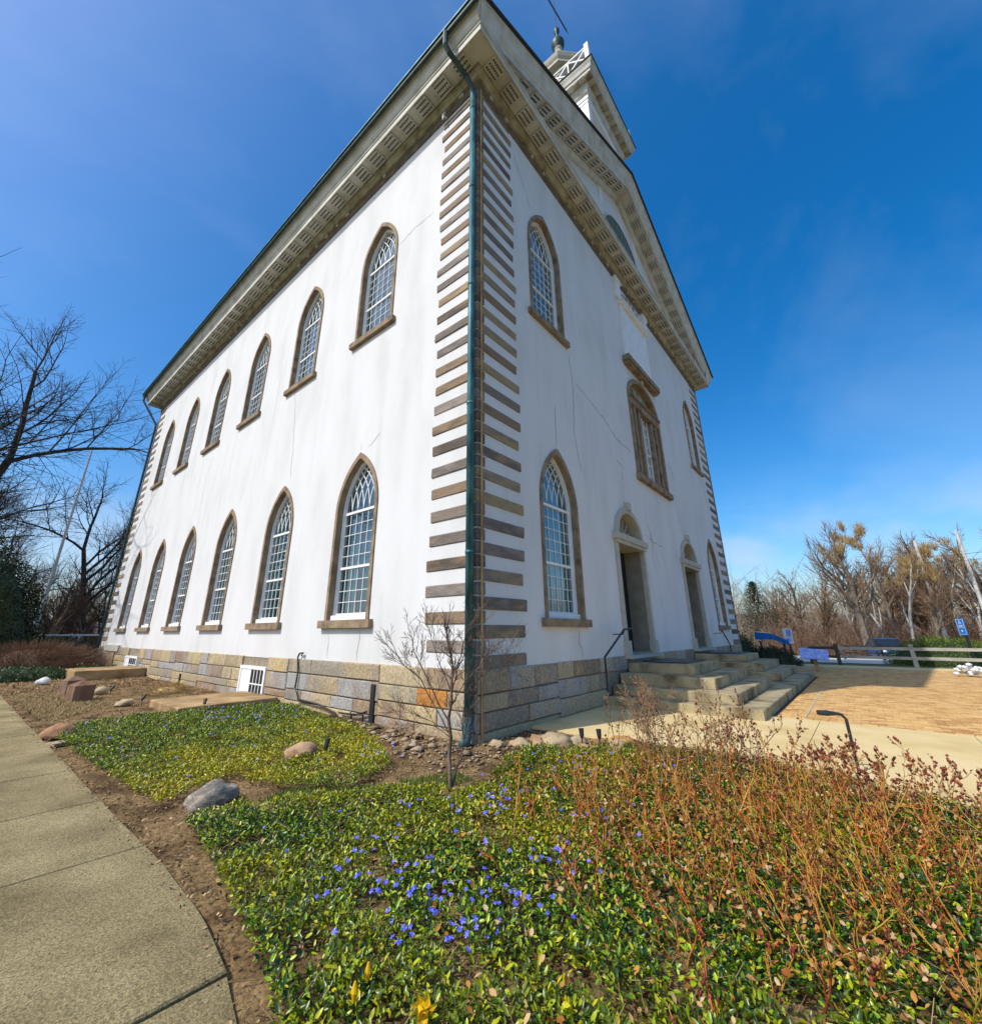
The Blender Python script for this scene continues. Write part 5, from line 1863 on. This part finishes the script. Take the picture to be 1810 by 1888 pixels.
# pole with rail and small roof in the distance
o = MB().tube([(-1.9, 30.5, 0), (-1.85, 30.5, 12.4)], [.10, .045], 8).build('flagpole', polem)
tag(o, 'tall thin pale pole standing behind the clipped hedge', 'pole')
o = MB().tube([(1.0, 40, 0), (1.05, 40, 4.6)], .06, 6).build('short_pole', polem)
tag(o, 'short thin pale pole in the brown trees', 'pole')
mb = MB()
mb.box((-2.6, 31.3, 1.36), (3.0, 31.38, 1.46))
o = mb.build('top_rail', whitep)
rl = tag(empty('white_rail'), 'low white horizontal rail behind the hedge', 'fence')
o.parent = rl
for k in range(5):
    MB().box((-2.6 + 1.35 * k, 31.3, 0), (-2.5 + 1.35 * k, 31.4, 1.36)).build('post', whitep, rl)
gz_ = tag(empty('small_pavilion', (3.0, 55, 0)), 'small grey roofed shelter far away among brown trees', 'pavilion')
mb = MB()
mb.add([(-2.0, -2.0, 2.1), (2.0, -2.0, 2.1), (2.0, 2.0, 2.1), (-2.0, 2.0, 2.1), (0, 0, 3.3)], [(0, 1, 4), (1, 2, 4), (2, 3, 4), (3, 0, 4), (3, 2, 1, 0)])
mb.build('roof', shing, gz_)
for (a_, b_) in ((-1.7, -1.7), (1.7, -1.7), (1.7, 1.7), (-1.7, 1.7)):
    MB().box((a_ - .1, b_ - .1, 0), (a_ + .1, b_ + .1, 2.1)).build('post', woodd, gz_)
MB().box((-1.6, -1.6, 0), (1.6, 1.6, 1.0)).build('low_wall', woodd, gz_)

# distant brush bands
def brush(name, pts, h0, h1, m, lab, rad=.03, lean=.18, tiers=3):
    n_ = len(pts)
    S = []
    z0 = gz(pts[:, 0], pts[:, 1])
    p = np.column_stack([pts, z0])
    H_ = rng.uniform(h0, h1, n_)
    d = np.column_stack([rng.normal(0, lean, n_), rng.normal(0, lean, n_), np.ones(n_)])
    r = rad * (H_ / h1)
    for k in range(tiers):
        q = p + d * (H_ / tiers)[:, None]
        S.append(np.column_stack([p, q, r * (1 - k / tiers * .7), r * (1 - (k + 1) / tiers * .7)]))
        for j in range(3):
            a = rng.uniform(0, 1, n_)[:, None]
            b0 = p * (1 - a) + q * a
            L_ = (H_ / tiers * rng.uniform(.5, 1.1, n_))[:, None]
            dj = np.column_stack([rng.normal(0, .55, n_), rng.normal(0, .55, n_), rng.uniform(.3, 1.0, n_)])
            b1 = b0 + dj * L_
            S.append(np.column_stack([b0, b1, r * .45, r * .2]))
            dj2 = dj + rng.normal(0, .4, (n_, 3))
            b2 = b0 * .4 + b1 * .6
            S.append(np.column_stack([b2, b2 + dj2 * L_ * .5, r * .28, r * .15]))
        d = d + np.column_stack([rng.normal(0, lean, n_), rng.normal(0, lean, n_), np.zeros(n_)])
        p = q
    return tag(link(name, seg_tubes(name, np.concatenate(S), m, 3)), lab, 'brush', kind='stuff')


brush('left_thicket', np.column_stack([rng.uniform(-26, 9, 800), rng.uniform(44, 62, 800)]), 3, 8, twigr, 'mass of brown bare brush closing the view beyond the long side', .035)

# ---- right side ---------------------------------------------------
tall = tree('pollard_tree', 'tallest tree beyond the fence, leaning trunk and broom like ochre crown', 'bare trees beyond the fence', (41.5, -4.6, -.5), 11.2, 41, bark, twigb, levels=4, kids=(6, 5, 5, 5), spread=.62, ratio=.60, wob=.13, upw=.09, girth=.024, segs=6, trunkf=.48, dir_=(0, .22, 1))
# ochre broom tufts on the crown
def tufts(root, n_, zlo, zhi, rad, seed):
    r_ = np.random.default_rng(seed)
    S = []
    for k in range(n_):
        t = r_.uniform(0, 2 * np.pi); z = r_.uniform(zlo, zhi); q = rad * math.sqrt(r_.uniform(0, 1)) * (1.0 - .3 * abs(z - zlo) / (zhi - zlo))
        c = np.array([q * math.cos(t), q * math.sin(t), z])
        m_ = 46
        d = np.column_stack([r_.normal(0, .32, m_), r_.normal(0, .32, m_), r_.uniform(.3, 1.3, m_)]) * r_.uniform(.35, .8)
        s0 = c + r_.normal(0, .12, (m_, 3))
        S.append(np.column_stack([s0, s0 + d, np.full(m_, .018), np.full(m_, .008)]))
    link('twig_tufts', seg_tubes('twig_tufts', np.concatenate(S), tuftm, 3), root)


tufts(tall, 24, 7.4, 10.4, 1.9, 1)
t2 = tree('pollard_tree', 'ochre tufted tree right of the tallest tree, behind the parking sign', 'bare trees beyond the fence', (46, -10.4, -.6), 9.6, 52, bark, twigb, levels=4, kids=(6, 5, 5, 5), spread=.7, ratio=.60, wob=.13, upw=.08, girth=.021, segs=6, trunkf=.46, dir_=(0, .18, 1))
tufts(t2, 18, 6.2, 8.8, 2.2, 2)
spread_t = tree('spreading_tree', 'wide leafless tree just beyond the dark conifer', 'bare trees beyond the fence', (58, 1.2, -.9), 9.6, 61, bark, twigb, levels=4, kids=(6, 5, 5, 4), spread=.8, ratio=.6, wob=.14, upw=.08, girth=.022)
rt_list = [(50, -1.2, 1.0, .72, 'small leafless tree between the conifer and the tallest tree', spread_t), (55, -3.2, 2.2, .85, 'leafless tree right behind the pale blue board', spread_t), (47, -6.6, 3.4, .95, 'leafless tree close right of the tallest trunk', spread_t),
           (52, -8.4, .3, 1.02, 'leafless tree in the gap between the two ochre crowns', spread_t), (60, -12, 4.4, 1.15, 'leafless tree behind the blue parking sign', spread_t), (50, -13.2, 5.3, 1.0, 'leafless tree right of the blue parking sign', spread_t),
           (56, -15.5, 2.9, 1.1, 'leafless tree at the right border of the wood', spread_t), (64, -6, 1.7, 1.1, 'far leafless tree seen past the tallest trunk', spread_t), (44, -8.2, 2.6, .72, 'slim ochre topped tree behind the round hedge', t2),
           (66, 4.8, .8, .8, 'leafless tree showing above the church steps', spread_t), (48, -16, 1.2, .85, 'ochre topped tree at the picture border', t2), (70, -10, .2, 1.25, 'most distant leafless tree of the wood', spread_t)]
for (x, y, rz, sc, lab, src) in rt_list:
    dup_tree(src, (x, y, float(gz(np.array([x]), 0)[0])), rz, sc, lab, 'bare trees beyond the fence')
palebr = mat('pale_brush_twigs', [(0.12, 0.075, 0.05), (0.27, 0.19, 0.125), (0.42, 0.34, 0.25)], island=True, scale=.8, rough=.95)
brush('right_thicket', np.column_stack([rng.uniform(50, 76, 1300), rng.uniform(-36, 10, 1300)]), 2.5, 8.5, palebr, 'mass of brown bare brush behind the trees beyond the fence', .042)
brush('low_thicket', np.column_stack([rng.uniform(44, 50, 900), rng.uniform(-26, 3, 900)]), 1.2, 3.0, twigr, 'low reddish brush at the far side of the parking lot', .035)

slim = tree('slim_tree', 'slim pale trunked leafless tree just right of the tallest tree', 'slim pale trees of the wood', (48, -6.0, -.6), 8.0, 71, polem, palebr, levels=4, kids=(5, 4, 4, 3), spread=.5, ratio=.5, wob=.08, upw=.12, girth=.014, segs=6, trunkf=.55, first=.45)
for (x, y, rz, sc, lab) in ((50, -3.9, 1, .95, 'slim pale tree left of the tallest tree'), (46.5, -7.2, 2, 1.1, 'slim pale tree above the left end of the round hedge'), (49, -9.2, 3, 1.15, 'slim pale tree above the middle of the round hedge'), (48, -11.2, 4, 1.05, 'slim pale tree behind the parking sign post'), (47, -12.6, 5, 1.2, 'slim pale tree right of the parking sign'), (52, -1.9, 0, .8, 'slim pale tree nearest the spreading tree'), (51, -14.6, 2.5, 1.2, 'slim pale tree at the far right border')):
    dup_tree(slim, (x, y, float(gz(np.array([x]), 0)[0])), rz, sc, lab, 'slim pale trees of the wood')


# conifer
def conifer(loc, h_, r_, lab):
    root = tag(empty('conifer', loc), lab, 'tree')
    MB().tube([(0, 0, 0), (0, 0, h_)], [.18, .03], 7).build('trunk', bark, root)
    P_, Z_ = [], []
    for k in range(26):
        z = .6 + (h_ - .7) * k / 25
        rr_ = r_ * (1 - z / h_) ** .8 + .1
        for j in range(9):
            t = j * 2 * math.pi / 9 + k * 1.3 + random.uniform(-.2, .2)
            L_ = rr_ * random.uniform(.7, 1.15)
            for q in range(26):
                f = random.random() ** .7
                P_.append((math.cos(t) * L_ * f + random.gauss(0, .10), math.sin(t) * L_ * f + random.gauss(0, .10)))
                Z_.append(z + .22 * f * f * L_ - .12 * f + random.gauss(0, .07))
    o = leaf_field('needles', np.array(P_), np.array(Z_), .22, coni, None, .5, .25, kind=None)
    o.parent = root


conifer((54.3, 4.6, -.8), 7.8, 3.2, 'dark green conifer showing just past the far front corner of the church')
shell_bush('dark_shrub', (19.0, .55, 0), 1.1, 1.1, 1.45, 3600, .08, everg, 'tall dark shrub touching the far front corner of the church', 'shrub', everg)
shell_bush('dark_hedge', (19.4, -.85, 0), .8, 1.2, .82, 4500, .06, mat('dark_brown_hedge', [(0.02, 0.018, 0.012), (0.05, 0.04, 0.025), (0.07, 0.045, 0.03)], island=True, rough=.8), 'dark brownish hedge below the blue panel', 'hedge', everg)
shell_bush('round_hedge', (24.9, -7.0, -.1), 1.6, 2.15, 1.28, 16000, .055, yewm, 'broad rounded bright green yew behind the split rail fence', 'hedge', everg)

# fence
fence = tag(empty('rail_fence', (21, 0, 0)), 'weathered split rail fence at the far edge of the brick plaza', 'fence')
py = [-2.25, -3.24, -5.72, -8.3, -10.9]
for k, y in enumerate(py):
    m_ = woodd if k in (0, 1) else woodm
    MB().bar((0, y, -.05), (.02, y + .02, .93 if k else .62), .16, .14, 0, (0, 1, 0)).build('post', m_, fence)
for k in range(4):
    for (z, dz) in ((.74, .01), (.38, -.01)):
        MB().bar((-.02 * (k % 2), py[k] + .05, z), (.02, py[k + 1] - .05, z + dz), .06, .12).build('rail', woodm if k else woodd, fence)
f2 = tag(empty('back_fence', (33, 0, -.25)), 'second farther rail fence seen through the first one', 'fence')
for k in range(5):
    MB().box((-.06, -1.2 - 1.9 * k, 0), (.06, -1.08 - 1.9 * k, .95)).build('post', woodd, f2)
MB().box((-.03, -8.9, .74), (.03, -1.0, .84)).build('rail', woodd, f2)
MB().box((-.03, -8.9, .34), (.03, -1.0, .44)).build('rail', woodd, f2)

# parking sign
sg = tag(empty('parking_sign', (22.8, -7.62, 0), R(205)), 'blue accessible parking sign with white symbols on a black post', 'sign')
MB().box((-.045, -.04, 0), (.045, .04, 2.0)).build('post', blackm, sg)
MB().box((-.22, -.075, 1.28), (.22, -.055, 1.95)).build('panel', signb, sg)
mb = MB()
for (a_, b_, c, d) in ((-.20, .20, 1.92, 1.932), (-.20, .20, 1.60, 1.612), (-.20, -.188, 1.60, 1.93), (.188, .20, 1.60, 1.93), (-.20, .20, 1.575, 1.585), (-.20, .20, 1.30, 1.31), (-.20, -.19, 1.30, 1.58), (.19, .20, 1.30, 1.58)):
    mb.box((a_, -.080, c), (b_, -.0755, d))
mb.build('border', whitep, sg)
mb = MB()
mb.lathe([(.0, 0), (.018, 0), (.018, .004), (0, .004)], (0, 0), 10)
mb.v = [(v[0] - .01, -.0755 - v[2], 1.885 + v[1]) for v in mb.v]
mb.bar((-.01, -.078, 1.865), (-.005, -.078, 1.80), .018, .005, 0, (0, 1, 0))
mb.bar((-.005, -.078, 1.80), (.045, -.078, 1.80), .016, .005, 0, (0, 1, 0))
mb.bar((.045, -.078, 1.80), (.06, -.078, 1.755), .016, .005, 0, (0, 1, 0))
cp = [(-.01 + .05 * math.cos(t), -.078, 1.78 + .05 * math.sin(t)) for t in np.linspace(R(150), R(380), 14)]
mb.tube(cp, .007, 5)
for i_k, (a_, b_) in enumerate(((-.12, -.02), (.0, .12))):
    mb.box((a_, -.080, 1.66), (b_, -.0755, 1.685))
mb.box((-.09, -.080, 1.63), (.09, -.0755, 1.65))
for k in range(4):
    t = k * math.pi / 4
    mb.bar((-.045 * math.cos(t), -.078, 1.45 - .045 * math.sin(t)), (.045 * math.cos(t), -.078, 1.45 + .045 * math.sin(t)), .022, .005, 0, (0, 1, 0))
mb.build('symbols', whitep, sg)

# blue panel behind the hedge, blue and white board, tilted pale blue board
bp = tag(empty('blue_panel', (24.6, -.35, 0)), 'long low blue panel on posts above the dark hedge', 'sign board')
mb = MB()
mb.add([(-.03, .80, 1.04), (-.03, -.05, 1.04), (-.03, -.75, .72), (-.03, -.75, .98), (-.03, -.05, 1.34), (-.03, .80, 1.44), (.03, .80, 1.04), (.03, -.05, 1.04), (.03, -.75, .72), (.03, -.75, .98), (.03, -.05, 1.34), (.03, .80, 1.44)],
       [(0, 1, 4, 5), (1, 2, 3, 4), (11, 10, 7, 6), (10, 9, 8, 7), (5, 4, 10, 11), (4, 3, 9, 10), (0, 6, 7, 1), (1, 7, 8, 2), (0, 5, 11, 6), (2, 8, 9, 3)])
mb.build('panel', bluem, bp)
MB().bar((-.01, .80, 1.46), (-.01, 0, 1.37), .08, .03).build('white_edge', whitep, bp)
for y in (.6, -.5): MB().box((.05, y - .05, 0), (.13, y + .05, .95)).build('post', woodd, bp)
wb = tag(empty('white_board', (25.2, -1.05, 0), R(-20)), 'upright white and blue information board beside the blue panel', 'sign board')
MB().box((-.02, -.22, .82), (.02, .22, 1.62)).build('panel', whitep, wb)
mb = MB()
mb.box((-.026, -.18, 1.2), (-.0205, .05, 1.55)); mb.box((-.026, -.1, .95), (-.0205, .15, 1.1))
mb.build('printed_area', palebl, wb)
MB().box((-.0, -.04, 0), (.05, .04, .85)).build('post', woodd, wb)
ib = tag(empty('reader_board', (16.0, -2.78, 0), R(0)), 'pale blue tilted reader board on a single post before the fence', 'sign board')
mb = MB()
P4 = [Vector((-.25, .46, .52)), Vector((-.25, -.40, .46)), Vector((.10, -.40, .80)), Vector((.10, .46, .86))]
nrm = (P4[1] - P4[0]).cross(P4[3] - P4[0]).normalized() * .03
mb.add([tuple(p) for p in P4] + [tuple(p - nrm) for p in P4], [(0, 1, 2, 3), (7, 6, 5, 4), (0, 4, 5, 1), (1, 5, 6, 2), (2, 6, 7, 3), (3, 7, 4, 0)])
mb.build('panel', palebl, ib)
MB().box((-.04, -.02, 0), (.06, .10, .64)).build('post', slabm, ib)

# white flowering clump
wf = tag(empty('white_clump', (16.6, -6.72, 0)), 'clump of white blossoms at the edge of the brick plaza', 'flowers')
wm = rock_mesh(77, whitep, 1, .3)
for k in range(26):
    t, r2 = random.uniform(0, 6.28), random.uniform(0, .42)
    link('blossom', wm, wf, (r2 * math.cos(t), r2 * math.sin(t), .06 + random.uniform(0, .34) * (1 - r2)), (0, 0, t), (.085, .085, .075))

# parked car beyond the fence
car = tag(empty('parked_car', (38.5, -5.3, -.45), R(12)), 'small blue car parked beyond the split rail fence', 'car')
mb = MB()
secs = [(-2.0, .35, .70, .78), (-1.85, .28, .82, .82), (-.95, .25, .92, .85), (.9, .25, .95, .85), (1.9, .28, .88, .82), (2.05, .35, .75, .78)]
vs = []
for (x, z0, z1, w_) in secs: vs += [(x, -w_, z0), (x, -w_, z1), (x, w_, z1), (x, w_, z0)]
fs = [(4 * k + j, 4 * k + (j + 1) % 4, 4 * k + 4 + (j + 1) % 4, 4 * k + 4 + j) for k in range(5) for j in range(4)] + [(0, 1, 2, 3), (23, 22, 21, 20)]
mb.add(vs, fs)
mb.build('body', carm, car)
mb = MB()
secs = [(-1.05, .90, .92, .80), (-.45, .9, 1.38, .66), (.9, .9, 1.42, .66), (1.75, .9, .93, .78)]
vs = []
for (x, z0, z1, w_) in secs: vs += [(x, -.8, z0), (x, -w_, z1), (x, w_, z1), (x, .8, z0)]
mb.add(vs, [(4 * k + j, 4 * k + (j + 1) % 4, 4 * k + 4 + (j + 1) % 4, 4 * k + 4 + j) for k in range(3) for j in range(4)] + [(0, 1, 2, 3)])
mb.build('windows', glassd, car)
MB().box((-.40, -.62, 1.385), (.85, .62, 1.43)).build('roof', carm, car)
wh = MB().lathe([(0, 0), (.32, 0), (.33, .04), (.33, .18), (.32, .2), (0, .2)], n=16).mesh('wheel', tyrem)
for (x, y) in ((-1.3, -.85), (-1.3, .65), (1.3, -.85), (1.3, .65)): link('wheel', wh, car, (x, y + .2 if y < 0 else y + .2, .33), (R(90), 0, 0))
for y in (-.6, .6): MB().box((-2.03, y - .14, .56), (-1.98, y + .14, .68)).build('headlight', whitep, car)
MB().box((-2.04, -.3, .4), (-2.0, .3, .5)).build('number_plate', whitep, car)

# utility poles with wires
up_ = []
for (x, y, h_, lab) in ((45, -9.1, 8.6, 'pale utility pole left of the blue parking sign'), (47, -11.9, 9.4, 'tall pale utility pole by the picture border'), (46, -9.9, 5.6, 'short white pole beside the pale utility pole')):
    o = MB().tube([(0, 0, -1), (.05, 0, h_)], [.15, .11] if h_ > 6 else [.06, .05], 7).build('utility_pole', polem, loc=(x, y, 0))
    tag(o, lab, 'pole', 'poles in the wood')
mb = MB()
for dz in (0, .5):
    mb.tube([(45, -9.1 + t * -12 + 4, 7.2 + dz - .5 * math.sin(math.pi * t)) for t in np.linspace(0, 1, 10)], .02, 4)
tag(mb.build('overhead_wires', blackm), 'thin dark overhead wires strung between the utility poles', 'wires')
o = MB().tube([(-12, 34, 8.0), (-4, 33.5, 7.6), (4, 33, 7.9)], .018, 4).build('overhead_wire', blackm)
tag(o, 'single thin wire crossing behind the tall pole', 'wire')

# ================================================================= SPOTLIGHTS
def spot(x, y, rz, h_, lab, tilt=35):
    root = tag(empty('garden_spotlight', (x, y, 0), rz), lab, 'spotlight', 'small black ground spotlights')
    MB().tube([(0, 0, -.03), (0, 0, h_)], .009, 6).build('stake', blackm, root)
    c, s_ = math.cos(R(tilt)), math.sin(R(tilt))
    a = Vector((-.05 * c, 0, h_ - .05 * s_)); b = Vector((.07 * c, 0, h_ + .07 * s_))
    MB().tube([tuple(a), tuple(a.lerp(b, .3)), tuple(b)], [.016, .028, .034], 10).build('lamp_head', blackm, root)


spot(-1.72, .92, R(20), .15, 'small black spotlight just behind the pinkish boulder', 75)
spot(-1.45, 5.75, R(60), .17, 'small black spotlight standing before the nearer slab', 60)
spot(-1.98, 7.7, R(30), .15, 'small black spotlight beside the low tan rock', 50)
spot(-2.0, 10.4, R(30), .15, 'small black spotlight behind the pointed blocks', 50)
spot(.72, -1.22, R(40), .16, 'black spotlight in the edging stones, nearer the church corner', 80)
spot(.82, -1.42, R(40), .16, 'black spotlight in the edging stones, nearer the twiggy shrub', 80)
pl = tag(empty('path_lamp', (1.50, -4.02, 0)), 'black bent path lamp standing in the rose bushes by the walk', 'lamp')
MB().tube([(0, 0, -.05), (0, 0, .53), (-.015, .03, .575), (-.04, .08, .585)], .016, 8).build('post', blackm, pl)
MB().tube([(-.04, .08, .585), (-.07, .13, .587), (-.08, .15, .587), (-.12, .235, .59)], [.018, .024, .03, .024], 10).build('lamp_head', blackm, pl)

# ================================================================= SAPLING
def sapling():
    root = tag(empty('sapling', (-1.56, -1.03, 0)), 'slender leafless sapling standing before the church corner', 'tree')
    rnd = random.Random(5)
    R_, U_ = Vector((math.sin(y_), -math.cos(y_), 0)), Vector((0, 0, 1))     # rough fan plane across the view: (sideways, up)
    F_ = Vector((math.cos(y_), math.sin(y_), 0))
    limbs = [
        ([(0, 0), (-.02, .30), (-.035, .62), (-.01, .95), (0.0, 1.12), (-.06, 1.35), (-.10, 1.55)], .020, 0),
        ([(-.035, .50), (-.17, .72), (-.33, .98), (-.52, 1.12), (-.66, 1.28)], .0085, .05),
        ([(-.03, .60), (-.22, .93), (-.40, 1.25), (-.46, 1.45)], .009, -.05),
        ([(0, 1.0), (.08, 1.2), (.14, 1.45), (.22, 1.58)], .008, .04),
        ([(-.01, .85), (-.12, 1.10), (-.22, 1.38), (-.25, 1.52)], .007, -.1),
        ([(-.02, .46), (-.20, .56), (-.45, .60), (-.52, .63)], .005, .08),
        ([(-.02, .50), (-.15, .58), (-.36, .68), (-.50, .70)], .0045, -.08),
        ([(.01, .02), (.05, .18), (.10, .33), (.13, .5), (.20, .75), (.24, .95), (.30, 1.15), (.42, 1.35)], .011, .12),
        ([(.12, .45), (.10, .62), (.14, .95), (.05, 1.2)], .005, .15),
        ([(.22, .88), (.34, 1.05), (.50, 1.18), (.62, 1.28)], .0045, .1),
        ([(.19, .72), (.36, .90), (.48, 1.02), (.58, 1.05)], .004, .2),
        ([(.27, 1.1), (.36, 1.2), (.52, 1.42)], .004, .0),
        ([(0, .75), (.10, .92), (.16, 1.12), (.30, 1.32)], .006, -.05),
        ([(-.28, .95), (-.30, 1.15), (-.36, 1.3)], .004, .1),
    ]
    segs = []
    for pts, r, dep in limbs:
        P_ = [R_ * a + U_ * b + F_ * (dep * min(1, i / 2)) for i, (a, b) in enumerate(pts)]
        for i in range(len(P_) - 1):
            r0, r1 = r * (1 - .7 * i / (len(P_) - 1)), r * (1 - .7 * (i + 1) / (len(P_) - 1))
            mid = P_[i].lerp(P_[i + 1], .5) + Vector((rnd.gauss(0, .01), rnd.gauss(0, .01), 0))
            segs += [(*P_[i], *mid, r0, (r0 + r1) / 2), (*mid, *P_[i + 1], (r0 + r1) / 2, r1)]
            if i >= (2 if r > .015 else 1):
                for _ in range(5 if r > .006 else 3):
                    t = rnd.random()
                    q = P_[i].lerp(P_[i + 1], t)
                    dl = (P_[i + 1] - P_[i]).normalized()
                    sub = grow(rnd.randint(0, 9999), q, (dl + Vector((rnd.gauss(0, .6), rnd.gauss(0, .6), rnd.gauss(.1, .4)))).normalized(), rnd.uniform(.1, .24), max(.0022, r * .35), 2, segs=3, kids=(3, 2), spread=.6, wob=.14, upw=.08, rr=.75)
                    for s_ in sub: segs.append(tuple(s_[:8]))
    S = np.array(segs)
    S[:, 6:8] = np.maximum(S[:, 6:8], .0017)
    main = S[S[:, 6] > .006]
    link('trunk', seg_tubes('trunk', main, saplm, 8), root)
    link('twigs', seg_tubes('twigs', S[S[:, 6] <= .006], saplm, 4), root)


sapling()

# ================================================================= ROSE BUSHES AND CANES
def bush_segs(seed, n_canes, h_, spread_, r, lean=(0, 0), side=3, sub=True, base=.05, wob=None):
    rnd = random.Random(seed)
    segs, tips = [], []
    for k in range(n_canes):
        t = rnd.uniform(0, 6.28)
        d = Vector((math.cos(t) * spread_ * rnd.uniform(.2, 1) + lean[0], math.sin(t) * spread_ * rnd.uniform(.2, 1) + lean[1], 1)).normalized()
        L_ = h_ * rnd.uniform(.6, 1.08)
        G_ = grow(rnd.randint(0, 99999), (rnd.gauss(0, base), rnd.gauss(0, base), -.02), d, L_ * (.62 if sub else .74), r * rnd.uniform(.7, 1.2), 3 if sub else 2, segs=4, spread=.6, kids=(side, 3, 2), ratio=.46 if sub else .3, wob=wob or (.12 if sub else .07), upw=.03, rr=.66, first=.25)
        segs.append(G_)
        ends = G_[G_[:, 8] >= 2]
        for e in ends: tips.append((e[3:6], e[0:3]))
    return segs, tips


def bush_thing(name, loc, seed, n_canes, h_, spread_, r, m, lab, group, hips=.0, lean=(0, 0), hsize=.007, side=3, sub=True, base=.05, wob=None, rmin=.0014):
    S, tips = bush_segs(seed, n_canes, h_, spread_, r, lean, side, sub, base, wob)
    root = tag(empty(name, loc), lab, 'shrub', group)
    for G_ in S:
        G_[:, 6:8] = np.maximum(G_[:, 6:8], rmin)
        link('cane', seg_tubes('cane', G_[:, :8], m, 4), root)
    rnd = random.Random(seed)
    tp = [np.array(a) for a, b in tips if rnd.random() < hips]
    if tp:
        tp = np.array(tp)
        n_ = len(tp)
        base = np.array([[1, 0, 0], [0, 1, 0], [-1, 0, 0], [0, -1, 0], [0, 0, 1.4], [0, 0, -1.0]], float)
        fc = np.array([[0, 1, 4], [1, 2, 4], [2, 3, 4], [3, 0, 4], [1, 0, 5], [2, 1, 5], [3, 2, 5], [0, 3, 5]])
        V = (base[None] * (hsize * rng.uniform(.5, 1.4, n_))[:, None, None] * rng.uniform(.7, 1.3, (n_, 6, 1)) + tp[:, None, :]).reshape(-1, 3)
        F = (fc[None] + (np.arange(n_) * 6)[:, None, None]).reshape(-1, 3)
        tag(link('hips', np_mesh('hips', V, F, hipm), root), kind='stuff')
    return root


canem = mat('mixed_old_canes', [(0.16, 0.06, 0.025), (0.40, 0.21, 0.06), (0.52, 0.33, 0.12), (0.42, 0.13, 0.04)], scale=5, rough=.65)
G1 = 'leafless shrubs with dried buds along the walk'
shr = [(.42, -2.42, 0, 18, 1.12, .60, .0060, 'tan many twigged shrub, tallest, at the middle of the walk edge', .35),
       (.80, -1.95, 5, 12, .92, .70, .005, 'tan twiggy shrub nearest the edging stones', .3),
       (.85, -3.0, 9, 15, .95, .80, .0055, 'twiggy shrub right of the tallest tan one', .55),
       (.60, -3.65, 13, 11, .74, .85, .005, 'dark budded shrub left of the black path lamp', .75),
       (.70, -4.35, 17, 9, .60, .7, .0045, 'dark budded shrub around the foot of the path lamp', .8),
       (.15, -4.15, 21, 12, .74, .85, .005, 'dark budded shrub right of the path lamp', .8),
       (-.05, -4.75, 25, 12, .78, .8, .0055, 'dark budded shrub at the right border of the bed', .8),
       (-.05, -3.20, 29, 10, .72, .8, .0045, 'thin reddish shrub before the tallest tan one', .5)]
for (x, y, sd, n_, h_, sp_, r, lab, hp) in shr:
    bush_thing('budded_shrub', (x, y, 0), 100 + sd, n_, h_, sp_, r, canet if sd in (0, 5, 9, 29) else canem, lab, G1, hp * .55, hsize=.0085, base=.14, wob=.20, rmin=.0019, side=2 if sd else 3)
G2 = 'bare rose canes rising through the ground cover'
ro = [(-1.9, -2.35, 1, 9, .66, .5, .0048, 'red rose canes leaning over the blue flowers, leftmost of the canes'),
      (-1.2, -1.95, 2, 6, .48, .5, .004, 'short ochre rose canes near the sapling'),
      (-1.3, -2.75, 3, 11, .62, .6, .0045, 'ochre rose canes in the middle of the foreground'),
      (-.65, -2.45, 4, 12, .60, .6, .0045, 'thin orange rose canes just before the tallest tan shrub'),
      (-.70, -3.10, 5, 16, .66, .6, .005, 'crossing red rose canes right of the middle'),
      (-.45, -3.65, 6, 16, .70, .6, .005, 'ochre rose canes before the dark budded shrub'),
      (-1.55, -3.30, 7, 16, .62, .6, .005, 'dense red rose canes low in the foreground centre'),
      (-1.1, -3.75, 8, 18, .66, .6, .0055, 'stout ochre rose canes at the lower right of the bed'),
      (-.65, -4.25, 9, 16, .70, .6, .0055, 'red rose canes at the right border'),
      (-1.55, -4.05, 10, 16, .56, .6, .005, 'ochre rose canes at the bottom right corner'),
      (-2.15, -3.55, 11, 12, .50, .6, .0045, 'red rose canes at the bottom edge right of centre'),
      (-2.55, -3.25, 12, 5, .40, .6, .004, 'few thin ochre canes at the bottom centre, nearest the viewer'),
      (-1.15, -4.45, 13, 14, .60, .6, .005, 'red rose canes nearest the right bottom corner'),
      (-1.95, -3.95, 14, 12, .48, .6, .0045, 'mixed thin canes rising from the bottom edge, right third'),
      (-2.40, -3.80, 15, 9, .42, .6, .0042, 'dark red canes cut by the bottom edge'),
      (-1.75, -4.55, 16, 12, .48, .6, .0045, 'orange canes cut by the bottom right corner'),
      (-2.0, -3.0, 17, 10, .50, .6, .0042, 'slanting red canes right of the blue flower cluster'),
      (-1.0, -2.2, 18, 8, .50, .6, .0042, 'small ochre canes in the deep green cover behind')]
caneo = mat('orange_cane', [(0.22, 0.05, 0.015), (0.60, 0.21, 0.02), (0.36, 0.20, 0.05), (0.62, 0.34, 0.04), (0.28, 0.06, 0.03)], scale=4.5, rough=0.5)
for (x, y, sd, n_, h_, sp_, r, lab) in ro:
    bush_thing('rose_canes', (x, y, 0), 300 + sd, int(n_ * 1.25), h_, sp_ * 1.4, r * 1.1, caner if sd % 2 else (caneo if sd % 4 else caneg), lab, G2, .25, (-.14, .14), side=4, sub=False, base=.32, hsize=.0075, rmin=.0018, wob=.15)
